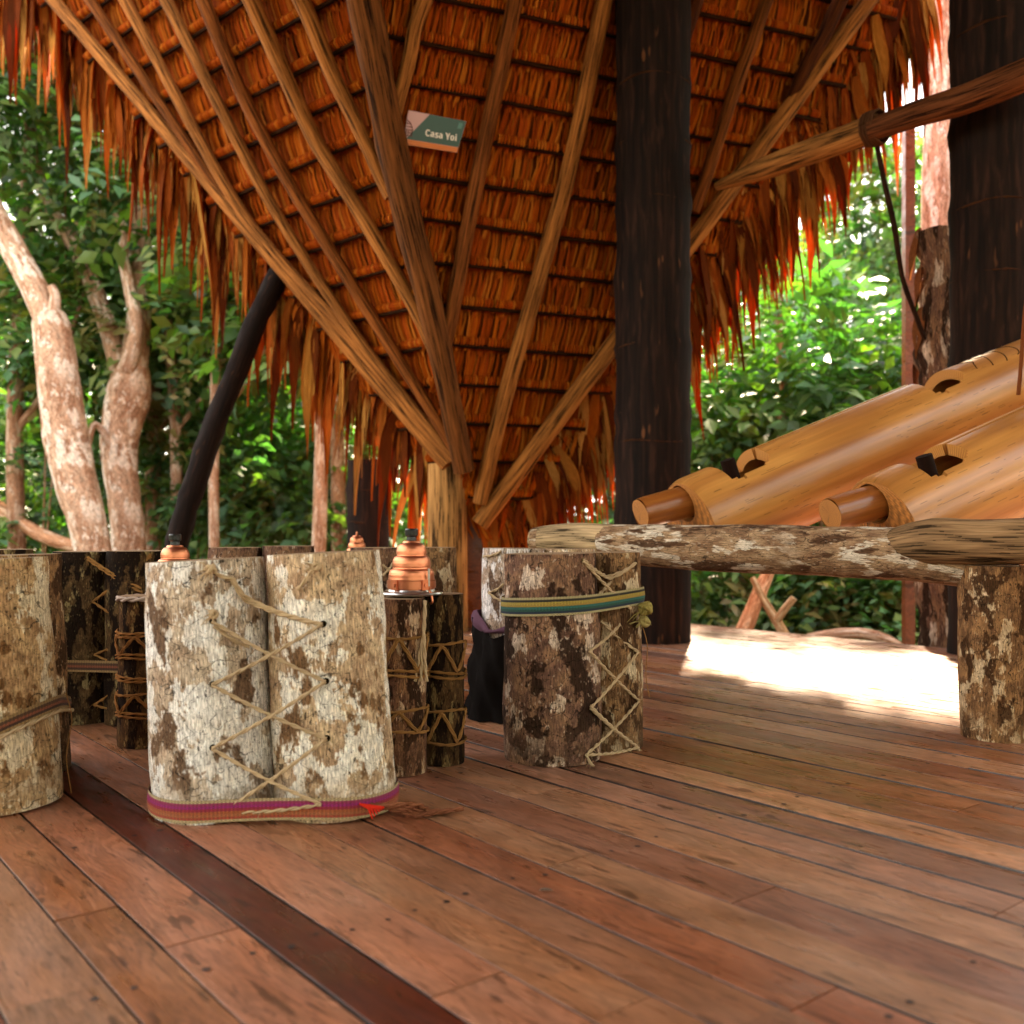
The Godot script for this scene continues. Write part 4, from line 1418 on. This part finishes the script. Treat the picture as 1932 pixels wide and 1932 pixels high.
# ------------------------------------------------------------------ copper vessels
func copper(label: String, where: Vector3, sc: float, turn: float, knobbed: bool) -> void:
	var t := thing("copper_vessel", label, "copper vessel", "stepped copper vessels", where)
	t.scale = Vector3.ONE * sc
	t.rotation.y = turn
	var lathe := func(pr: Array) -> MB:
		var mb := MB.new()
		var N := 40
		for k in pr.size() - 1:
			var a: Vector2 = pr[k]; var b: Vector2 = pr[k + 1]
			var nn := Vector2(b.y - a.y, -(b.x - a.x)).normalized()
			var s0 := mb.v.size()
			for q in N + 1:
				var an := TAU * q / N
				for e in [a, b]:
					mb.add(Vector3(cos(an) * e.x, e.y, sin(an) * e.x), Vector3(cos(an) * nn.x, nn.y, sin(an) * nn.x), Vector2(float(q) / N * 2.0, e.y * 8.0), Color.WHITE)
			for q in N: mb.quad(s0 + q * 2, s0 + q * 2 + 1, s0 + q * 2 + 3, s0 + q * 2 + 2)
		return mb
	var arc := func(x0: float, y0: float, x1: float, y1: float, n: int) -> Array:   # a rounded shoulder
		var o := []
		for k in n + 1:
			var f := PI / 2 * k / n
			o.append(Vector2(x1 + (x0 - x1) * cos(f), y0 + (y1 - y0) * sin(f)))
		return o
	var p := [Vector2(0.050, 0.012), Vector2(0.0505, 0.034)]
	p += arc.call(0.050, 0.038, 0.043, 0.056, 5)
	p += [Vector2(0.0415, 0.057), Vector2(0.041, 0.060)]
	p += arc.call(0.042, 0.062, 0.034, 0.084, 5)
	p += [Vector2(0.0325, 0.085), Vector2(0.032, 0.088)]
	p += arc.call(0.0335, 0.089, 0.021, 0.112, 6)
	p += [Vector2(0.020, 0.113), Vector2(0.018, 0.117), Vector2(0.0005, 0.119)]
	put(lathe.call(p), "stepped_dome", M.copper, t)
	put(lathe.call([Vector2(0.001, 0.0), Vector2(0.066, 0.0), Vector2(0.068, 0.003), Vector2(0.066, 0.006), Vector2(0.052, 0.008), Vector2(0.050, 0.012)]), "flange", M.steel, t)
	put(lathe.call([Vector2(0.0515, 0.014), Vector2(0.0530, 0.015), Vector2(0.0530, 0.031), Vector2(0.0515, 0.032)]), "clamp_band", M.copper, t)
	for a in [0.9, 2.2]:
		var mb := MB.new()
		var d := Vector3(cos(a), 0, sin(a)); var s := Vector3(-sin(a), 0, cos(a))
		box(mb, d * 0.0525 - s * 0.008 + Vector3(0, 0.012, 0), s * 0.016, Vector3(0, 0.022, 0), d * 0.004, Color(0.9, 0.85, 0.8))
		tube(mb, [d * 0.056 + Vector3(0, 0.023, 0), d * 0.059 + Vector3(0, 0.023, 0)], [0.0042], 10, Color.WHITE)
		put(mb, "clamp_lug", M.copper, t)
	var bm := MB.new()
	var bd := Vector3(cos(0.75), 0, sin(0.75)) * 0.056
	tube(bm, [bd + Vector3(0, 0.02, 0), bd + Vector3(0, 0.058, 0)], [0.0026], 8, Color.WHITE)
	put(bm, "clamp_bolt", M.steel, t)
	var hm := MB.new()
	tube(hm, curve([bd + Vector3(0, 0.014, 0), bd * 1.12 + Vector3(0, 0.004, 0), bd * 1.2 + Vector3(0, -0.012, 0), bd * 1.1 + Vector3(0, -0.016, 0)], 5), [0.003], 7, Color.WHITE)
	put(hm, "hook", M.copper, t)
	if knobbed:
		put(lathe.call([Vector2(0.011, 0.118), Vector2(0.0105, 0.126), Vector2(0.014, 0.129), Vector2(0.0145, 0.141), Vector2(0.013, 0.144), Vector2(0.0005, 0.144)]), "knob", M.plastic_black, t)
	else:
		put(lathe.call([Vector2(0.008, 0.118), Vector2(0.004, 0.124), Vector2(0.005, 0.128), Vector2(0.003, 0.134), Vector2(0.0004, 0.138)]), "finial", M.copper, t)

func build_copper() -> void:
	copper("stepped copper vessel with clamp band, on the low rope-bound stool right of the pale stool", Vector3(-0.215, 0.367, -2.105), 0.98, 0.0, true)
	copper("copper vessel rising behind the left top corner of the pale stool", Vector3(-0.805, 0.3515, -2.35), 1.0, 0.5, true)
	copper("small round copper lid seen behind the pale stool, below the dark trunk post", Vector3(-0.53, 0.4015, -3.36), 0.72, 1.0, false)

# ------------------------------------------------------------------ the sign on the thatch
func build_sign() -> void:
	var off := 0.06
	var tl := h1(771, 208, off); var tr := h1(880, 229, off); var br := h1(862, 288, off); var bl := h1(760, 272, off)
	var t := thing("name_sign", "small teal and pink sign reading Casa Yoi fixed to the thatch", "sign", "", bl)
	var nn := (tr - tl).cross(bl - tl).normalized()
	if nn.z < 0: nn = -nn
	var pt := func(u: float, v: float, lift: float) -> Vector3:
		return tl.lerp(tr, u).lerp(bl.lerp(br, u), v) + nn * lift - bl
	var poly := func(called: String, uv: Array, lift: float, thick: float, col: Color) -> void:
		var mb := MB.new()
		var k0 := mb.v.size()
		for p in uv: mb.add(pt.call(p.x, p.y, lift), nn, p, col)
		for k in range(1, uv.size() - 1): mb.tri(k0, k0 + k, k0 + k + 1)
		for k in uv.size():
			var a: Vector2 = uv[k]; var b: Vector2 = uv[(k + 1) % uv.size()]
			mb.face(pt.call(a.x, a.y, lift - thick), pt.call(b.x, b.y, lift - thick), pt.call(b.x, b.y, lift), pt.call(a.x, a.y, lift), [a, b, b, a], col)
		put(mb, called, M.paint, t)
	poly.call("board", [Vector2(0, 0), Vector2(1, 0), Vector2(1, 1), Vector2(0, 1)], 0.0, 0.004, hexc("c9a0a0"))
	poly.call("teal_field", [Vector2(0.36, 0.004), Vector2(0.996, 0.004), Vector2(0.996, 0.83), Vector2(0.04, 0.83)], 0.0014, 0.001, hexc("33544e"))
	poly.call("orange_stripe", [Vector2(0.04, 0.84), Vector2(0.996, 0.84), Vector2(0.996, 0.996), Vector2(0.03, 0.996)], 0.0014, 0.001, hexc("c8702e"))
	poly.call("corner_mark", [Vector2(0.88, 0.08), Vector2(0.95, 0.08), Vector2(0.95, 0.26), Vector2(0.88, 0.26)], 0.0026, 0.001, hexc("4a7a74"))
	# the house drawing at the left
	var lm := MB.new()
	var strokes := [
		[Vector2(0.0, 0.28), Vector2(0.07, 0.36), Vector2(0.11, 0.48), Vector2(0.125, 0.56)], [Vector2(0.0, 0.56), Vector2(0.125, 0.56)], [Vector2(0.0, 0.47), Vector2(0.10, 0.47)], [Vector2(0.0, 0.38), Vector2(0.07, 0.38)],
		[Vector2(0.02, 0.58), Vector2(0.02, 0.72)], [Vector2(0.055, 0.58), Vector2(0.055, 0.72)], [Vector2(0.12, 0.58), Vector2(0.12, 0.72)], [Vector2(0.0, 0.73), Vector2(0.14, 0.73)], [Vector2(0.055, 0.65), Vector2(0.12, 0.65)]]
	for s in strokes:
		var ps := []
		for p in s: ps.append(pt.call(p.x, p.y, 0.0015))
		tube(lm, ps, [0.0018], 5, hexc("5a2c30"))
	put(lm, "house_drawing", M.paint, t)
	var tmesh := TextMesh.new()
	tmesh.text = "Casa Yoi"
	var fnt := SystemFont.new()
	fnt.font_names = PackedStringArray(["Droid Sans"])
	fnt.font_weight = 600
	tmesh.font = fnt
	tmesh.font_size = 64
	tmesh.pixel_size = 0.001
	tmesh.depth = 0.004
	tmesh.horizontal_alignment = HORIZONTAL_ALIGNMENT_CENTER
	tmesh.material = mat("lettering", Color("e8e4dc"), 0.5)
	var to := MeshInstance3D.new()
	to.name = "lettering"
	to.mesh = tmesh
	t.add_child(to)
	var ex: Vector3 = (pt.call(1.0, 0.5, 0.0) - pt.call(0.0, 0.5, 0.0))
	var wide := ex.length()
	ex = ex.normalized()
	var ey := nn.cross(ex).normalized()
	var bb := tmesh.get_aabb().size.x
	var sc := wide * 0.56 / maxf(bb, 0.001)
	to.transform = Transform3D(Basis(ex * sc, ey * sc, nn * 0.5), pt.call(0.635, 0.56, 0.0024))

# ------------------------------------------------------------------ forest
var sprigs := []
func make_sprigs() -> void:
	for kind in 4:
		var mb := MB.new()
		var nleaf: int = [9, 11, 7, 12][kind]
		var size: float = [0.105, 0.085, 0.14, 0.09][kind]
		for k in nleaf:
			var f := float(k) / nleaf
			var p := Vector3(0, 0.02 * sin(f * 5.0), -0.34 * f) + Vector3(r(-0.04, 0.04), r(-0.06, 0.06), r(-0.03, 0.03))
			var az := (1.0 if k % 2 == 0 else -1.0) * r(0.5, 1.4)
			var d := Vector3(sin(az), r(-0.5, 0.35), -cos(az)).normalized()
			var sd := d.cross(Vector3.UP).normalized().rotated(d, r(-0.6, 0.6))
			var nn := sd.cross(d).normalized()
			if nn.y < 0: nn = -nn
			var L := size * r(0.8, 1.35); var W := L * r(0.20, 0.30)
			var c := Color(1, 1, 1) * r(0.7, 1.25)
			c.a = 1.0
			var k0 := mb.add(p, nn, Vector2.ZERO, c)
			mb.add(p + d * L * 0.45 + sd * W + nn * L * 0.07, (nn - sd * 0.3).normalized(), Vector2.ZERO, c)
			mb.add(p + d * L * 0.5, nn, Vector2.ZERO, c)
			mb.add(p + d * L * 0.45 - sd * W + nn * L * 0.07, (nn + sd * 0.3).normalized(), Vector2.ZERO, c)
			mb.add(p + d * L - nn * L * 0.12, nn, Vector2.ZERO, c)
			mb.tri(k0, k0 + 1, k0 + 2); mb.tri(k0, k0 + 2, k0 + 3); mb.tri(k0 + 1, k0 + 4, k0 + 2); mb.tri(k0 + 2, k0 + 4, k0 + 3)
		tube(mb, [Vector3(0, 0, 0.02), Vector3(0, 0.01, -0.18), Vector3(0, -0.01, -0.33)], [0.004, 0.003, 0.001], 4, Color(0.5, 0.35, 0.2), 0, 0, false)
		sprigs.append(mb)

# clumps = [[centre, radii]]; leaves are spread through each clump, denser towards its outside
func crown(parent: Node3D, called: String, clumps: Array, n: int, kind: int, cols: Array, scale := 1.0) -> void:
	var out := MB.new()
	var src: MB = sprigs[kind]
	for k in n:
		var tr := sprig_place(clumps, k, scale)
		var c := sprig_colour(cols)
		var base := out.v.size()
		out.v.append_array(tr * src.v)
		out.t.append_array(src.t)
		for q in src.v.size():
			out.n.append((tr.basis * src.n[q]).normalized())
			out.c.append(src.c[q] * c)
		for q in src.i: out.i.append(base + q)
	put(out, called, M.leaf_green, parent)

func sprig_place(clumps: Array, k: int, scale: float) -> Transform3D:
	var cl: Array = clumps[k % clumps.size()]
	var d := Vector3(rng.randfn(), rng.randfn(), rng.randfn()).normalized()
	var rad := pow(rng.randf(), 0.45)
	var p: Vector3 = cl[0] + d * rad * (cl[1] as Vector3)
	var dir := (d + Vector3(r(-0.8, 0.8), r(-0.5, 0.3), r(-0.8, 0.8))).normalized()
	if absf(dir.y) > 0.93: dir = (dir + Vector3(0.6, 0, 0)).normalized()
	var b := Basis.looking_at(dir, Vector3.UP).rotated(dir, r(-0.9, 0.9)).scaled(Vector3.ONE * scale * r(0.7, 1.3))
	return Transform3D(b, p)

func sprig_colour(cols: Array) -> Color:
	var c: Color = cols[rng.randi() % cols.size()] * r(0.7, 1.3)
	c.a = 1.0
	return c

func scattered(parent: Node3D, called: String, clumps: Array, n: int, kind: int, cols: Array, scale := 1.0) -> void:
	var mm := MultiMesh.new()
	mm.transform_format = MultiMesh.TRANSFORM_3D
	mm.use_colors = true
	mm.mesh = sprigs[kind].mesh(M.leaf_green)
	mm.instance_count = n
	for k in n:
		mm.set_instance_transform(k, sprig_place(clumps, k, scale))
		mm.set_instance_color(k, sprig_colour(cols))
	var o := MultiMeshInstance3D.new()
	o.name = called
	o.multimesh = mm
	o.set_meta("kind", "stuff")
	parent.add_child(o, true)

var greens := [Color(0.130, 0.225, 0.065), Color(0.165, 0.26, 0.075), Color(0.10, 0.20, 0.085), Color(0.22, 0.28, 0.07), Color(0.11, 0.215, 0.12)]
var lively := [Color(0.17, 0.27, 0.085), Color(0.13, 0.25, 0.11), Color(0.22, 0.28, 0.09), Color(0.11, 0.21, 0.10), Color(0.30, 0.24, 0.09)]
func tree(label: String, where: Vector3, limbs: Array, clumps: Array, n: int, kind: int, cols: Array, tint: Color, called := "forest_tree", sc := 1.0) -> Node3D:
	var t := thing(called, label, "tree", "forest trees", where)
	var first := true
	for lb in limbs:
		var mb := MB.new()
		var pts := []
		for p in lb[0]: pts.append(p - where)
		var c := curve(pts, 6)
		tube(mb, c, resampled(lb[1], c.size()), 12, tint, 0.06, where.x + lb[1][0] * 30.0, true, 0.9, 6.0)
		put(mb, "trunk" if first else "limb", M.bark_tree, t)
		first = false
	if n > 0:
		var rel := []
		for cl in clumps: rel.append([cl[0] - where, cl[1]])
		crown(t, "crown", rel, n, kind, cols, sc)
	return t

func build_forest() -> void:
	make_sprigs()
	var pale := Color(1.0, 0.96, 0.92); var brown := Color(0.62, 0.48, 0.38)
	# the thick leaning trunk at the left
	var base := at(215, 1160, 7.6); base.y = -0.6
	tree("thick pale leaning trunk with a broken knobbly shoulder at far left", base, [
		[[base, at(172, 1020, 7.6), at(146, 920, 7.6), at(126, 830, 7.6), at(111, 720, 7.6), at(98, 620, 7.62), at(92, 592, 7.62)], [0.16, 0.138, 0.158, 0.168, 0.155, 0.140, 0.11]],
		[[at(104, 640, 7.66), at(70, 555, 7.7), at(20, 460, 7.75), at(-30, 360, 7.8), at(-60, 250, 7.8)], [0.10, 0.105, 0.10, 0.09, 0.08]],
		[[at(100, 600, 7.6), at(104, 560, 7.6), at(96, 540, 7.6)], [0.05, 0.04, 0.03]]],
		[[at(-20, 120, 7.8), Vector3(0.9, 0.9, 0.7)], [at(130, 60, 8.2), Vector3(0.8, 0.6, 0.6)]], 520, 0, greens, pale)
	# the forked trunk next to it
	base = at(240, 1160, 8.2); base.y = -0.6
	tree("pale forked trunk with white limbs right of the leaning trunk", base, [
		[[base, at(242, 1020, 8.2), at(234, 940, 8.2), at(225, 840, 8.2), at(243, 745, 8.2), at(254, 690, 8.2)], [0.19, 0.142, 0.132, 0.150, 0.185, 0.12]],
		[[at(250, 720, 8.2), at(262, 600, 8.22), at(262, 500, 8.25), at(272, 400, 8.3), at(285, 250, 8.4)], [0.12, 0.10, 0.095, 0.088, 0.07]],
		[[at(240, 700, 8.1), at(258, 618, 8.05), at(244, 540, 8.05), at(232, 480, 8.05), at(238, 440, 8.05), at(216, 405, 8.05)], [0.075, 0.062, 0.052, 0.045, 0.034, 0.026]],
		[[at(232, 720, 8.25), at(205, 620, 8.3), at(150, 480, 8.4), at(100, 400, 8.5), at(60, 300, 8.6)], [0.09, 0.08, 0.07, 0.062, 0.05]],
		[[at(214, 850, 8.1), at(180, 800, 8.0), at(165, 850, 8.0)], [0.03, 0.026, 0.022]]],
		[[at(270, 60, 8.6), Vector3(0.9, 0.5, 0.6)]], 300, 3, lively, pale)
	# thin straight trunks behind, each with its own light crown
	var thin := [
		[332, 8.6, 0.055, "slim grey trunk rising between the forked trunk and the leaning strut"], [292, 9.0, 0.075, "slim brown trunk just right of the forked white trunk"], [408, 7.9, 0.045, "thin crooked sapling trunk left of the leaning black strut"],
		[592, 7.6, 0.06, "thin reddish trunk between the black strut and the dark short post"], [640, 8.4, 0.07, "thin trunk left of the short dark post"], [40, 8.6, 0.08, "dim trunk behind the leaning trunk at far left"],
		[1436, 7.4, 0.06, "thin pale trunk rising in the sunny gap right of the central black post"], [1560, 8.6, 0.07, "dim trunk deep in the bright foliage above the drums"]]
	for a in thin:
		var b := at(a[0], 1100, a[1]); b.y = -0.6
		var lean := r(-0.25, 0.25)
		var top := b + Vector3(lean, 5.6 if a[0] < 1000 else 2.9, r(-0.2, 0.2))
		var m1 := b.lerp(top, 0.35) + Vector3(r(-0.12, 0.12), 0, 0)
		var m2 := b.lerp(top, 0.7) + Vector3(r(-0.12, 0.12), 0, 0)
		var cy: float = 3.6 if a[0] < 1000 else 1.7
		tree(a[3], b, [[[b, m1, m2, top], [a[2], a[2] * 0.9, a[2] * 0.75, a[2] * 0.4]], [[m1, m1 + Vector3(0.4, 0.5, 0.1), m1 + Vector3(0.7, 1.2, 0.2)], [a[2] * 0.45, a[2] * 0.35, a[2] * 0.15]]],
			[[Vector3(top.x, cy, top.z), Vector3(1.2, 1.2, 1.0) if a[0] < 1000 else Vector3(0.8, 0.7, 0.6)], [m1 + Vector3(0.5, 0.9, 0.1), Vector3(0.7, 0.6, 0.6)]], 420, rng.randi() % 4, greens if rng.randf() < 0.6 else lively, brown.lerp(pale, r(0.1, 0.7)))
	# understorey bushes: [x, y, depth, radii, leaves, kind, colours, label]
	var bushes := [
		[60, 900, 9.2, Vector3(0.9, 0.9, 0.7), 380, 0, greens, "dark leafy bush low behind the leaning trunk"],
		[30, 560, 9.0, Vector3(0.8, 1.0, 0.7), 420, 1, greens, "leafy understorey bush high at the left edge"],
		[170, 250, 9.4, Vector3(1.0, 0.8, 0.7), 480, 0, greens, "green foliage mass below the left thatch fringe"],
		[60, 90, 8.6, Vector3(0.9, 0.7, 0.6), 300, 3, lively, "airy sunlit leaves in the top left corner"],
		[330, 470, 9.6, Vector3(0.7, 0.7, 0.6), 260, 1, lively, "airy light leaves between the forked trunk and the thatch fringe"],
		[470, 760, 10.4, Vector3(0.8, 0.8, 0.6), 300, 3, lively, "pale leafy shrub right behind the leaning black strut"],
		[360, 640, 10.0, Vector3(0.8, 0.9, 0.7), 360, 3, lively, "light green bush between the forked trunk and the strut"],
		[380, 900, 9.0, Vector3(0.7, 0.6, 0.6), 300, 0, lively, "sunlit low bush left of the strut foot"],
		[560, 860, 9.4, Vector3(0.9, 0.6, 0.6), 360, 2, lively, "broad-leaved bush with pale leaves right of the black strut"],
		[560, 980, 8.6, Vector3(1.0, 0.35, 0.6), 260, 0, greens, "low green undergrowth right of the strut above the stool tops"],
		[640, 700, 11.0, Vector3(0.8, 0.9, 0.7), 360, 1, greens, "dark bush behind the drooping fringe tips"],
		[1330, 900, 8.2, Vector3(0.5, 0.7, 0.5), 300, 1, greens, "bush just right of the central black post"],
		[1430, 760, 8.8, Vector3(0.9, 0.8, 0.6), 480, 3, lively, "bright glossy bush above the left drum"],
		[1600, 620, 9.4, Vector3(0.9, 0.8, 0.6), 480, 1, lively, "sunlit yellow-green bush below the right fringe"],
		[1690, 430, 10.0, Vector3(0.6, 0.9, 0.6), 380, 0, lively, "yellowish bush between the vine and the right post"],
		[1560, 830, 7.8, Vector3(0.8, 0.45, 0.5), 340, 3, greens, "green bush directly behind the drums"],
		[1400, 1130, 7.2, Vector3(0.7, 0.35, 0.5), 300, 1, greens, "low bush seen under the left of the bench beam"],
		[1640, 1150, 6.8, Vector3(0.7, 0.30, 0.5), 420, 3, lively, "low bush seen under the right of the bench beam"],
	]
	for b in bushes:
		var c := at(b[0], b[1], b[2])
		var foot := Vector3(c.x, -0.6, c.z)
		var t := thing("understorey_bush", b[7], "bush", "understorey bushes", foot)
		for k in 3:
			var mb := MB.new()
			var tip: Vector3 = (c - foot) + Vector3(r(-0.4, 0.4), r(-0.1, 0.3), r(-0.2, 0.2))
			tube(mb, curve([Vector3(r(-0.08, 0.08), 0, 0), tip * 0.5 + Vector3(r(-0.15, 0.15), 0, 0), tip], 5), [0.022, 0.016, 0.01, 0.006], 7, brown, 0.1, k, true, 1.0)
			put(mb, "stem", M.bark_tree, t)
		crown(t, "foliage", [[c - foot, b[3]], [c - foot + Vector3(b[3].x * 0.6, -0.1, 0.1), b[3] * 0.6], [c - foot + Vector3(-b[3].x * 0.6, 0.15, -0.1), b[3] * 0.6]], b[4], b[5], b[6])
	# fallen and leaning branches by the deck
	var branches := [
		["orange-brown leaning branch seen under the bench beam", [at(1392, 1215, 5.6), at(1420, 1150, 5.7), at(1440, 1100, 5.8), at(1470, 1040, 5.9)], [0.05, 0.045, 0.04, 0.03], Color(1.0, 0.62, 0.42)],
		["forked pale branch beside the orange-brown one under the bench", [at(1505, 1240, 5.6), at(1470, 1180, 5.65), at(1440, 1130, 5.7), at(1420, 1090, 5.75)], [0.03, 0.028, 0.024, 0.018], Color(1.0, 0.85, 0.6)],
		["pale arching root lying past the deck edge", [at(1480, 1222, 5.2), at(1540, 1203, 5.2), at(1610, 1194, 5.2), at(1670, 1206, 5.2), at(1720, 1240, 5.2)], [0.03, 0.03, 0.028, 0.03, 0.03], Color(1.0, 0.85, 0.8)],
		["long fallen branch low behind the far left stools", [at(-40, 930, 8.8), at(60, 1000, 8.6), at(140, 1030, 8.4), at(260, 1050, 8.2)], [0.06, 0.06, 0.055, 0.05], Color(0.9, 0.7, 0.55)],
	]
	for b in branches:
		var o: Vector3 = b[1][0]
		var t := thing("fallen_branch", b[0], "branch", "branches lying by the deck", o)
		var mb := MB.new()
		var pts := []
		for p in b[1]: pts.append(p - o)
		var c := curve(pts, 6)
		tube(mb, c, resampled(b[2], c.size()), 10, b[3], 0.12, o.x, true, 0.8)
		put(mb, "stem", M.bark_tree, t)
		if b[0].begins_with("forked"):
			mb = MB.new()
			c = curve([at(1465, 1172, 5.65) - o, at(1480, 1150, 5.62) - o, at(1498, 1128, 5.6) - o], 5)
			tube(mb, c, resampled([0.024, 0.022, 0.02], c.size()), 9, b[3], 0.12, 3.0, true, 0.8)
			put(mb, "fork", M.bark_tree, t)
	# trunks close to the right post
	base = at(1770, 1100, 6.4); base.y = -0.6
	tree("greyish pink trunk left of the right black post", base, [[[base, at(1768, 700, 6.4), at(1766, 400, 6.4), at(1772, 150, 6.45), at(1776, -80, 6.5)], [0.11, 0.10, 0.09, 0.085, 0.08]]], [], 0, 0, greens, Color(0.9, 0.72, 0.72))
	var pt := thing("timber_pole", "thin reddish timber pole standing beyond the deck beside the right post", "pole", "", Vector3(at(1714, 1000, 5.6).x, -0.6, -5.6))
	var pmb := MB.new()
	box(pmb, Vector3(-0.028, 0, -0.028), Vector3(0.056, 0, 0), Vector3(0, 3.5, 0), Vector3(0, 0, 0.056), hexc("8a4a30"), Vector2(0.2, 0.3), 0.5)
	put(pmb, "timber", M.plank, pt)
	# the forest beyond: a mass that reads as one
	var t1 := thing("far_forest", "dense forest foliage beyond the trees, behind everything", "forest")
	t1.set_meta("kind", "stuff")
	var clumps := []
	for k in 120:
		var an := lerpf(-0.62, 0.62, (k + r(-0.4, 0.4)) / 120.0)
		var d := r(13.0, 17.0)
		for lv in 3:
			clumps.append([Vector3(sin(an) * d, r(-0.5, 3.6 if an < 0.1 else 4.6) if lv else r(-0.6, 1.2), -cos(an) * d), Vector3(1.1, 1.0, 0.8)])
	scattered(t1, "foliage", clumps, 5000, 0, greens + lively, 2.2)
	# unseen foliage ring added to cut frontal light, kept low at the left
	var t2 := thing("far_forest", "unseen forest foliage added round and behind the viewer to cut the light", "forest")
	t2.set_meta("kind", "stuff")
	clumps = []
	for k in 200:
		var an := lerpf(0.66, TAU - 0.66, (k + r(-0.4, 0.4)) / 200.0)
		var d := r(12.0, 16.0)
		var low := an > 4.1 and an < 5.5
		for lv in 3:
			clumps.append([Vector3(sin(an) * d, r(-0.5, 2.0 if low else 10.0) if lv else r(-0.6, 1.2), -cos(an) * d), Vector3(1.2, 1.1, 0.9)])
	scattered(t2, "foliage", clumps, 10000, 2, greens, 2.4)
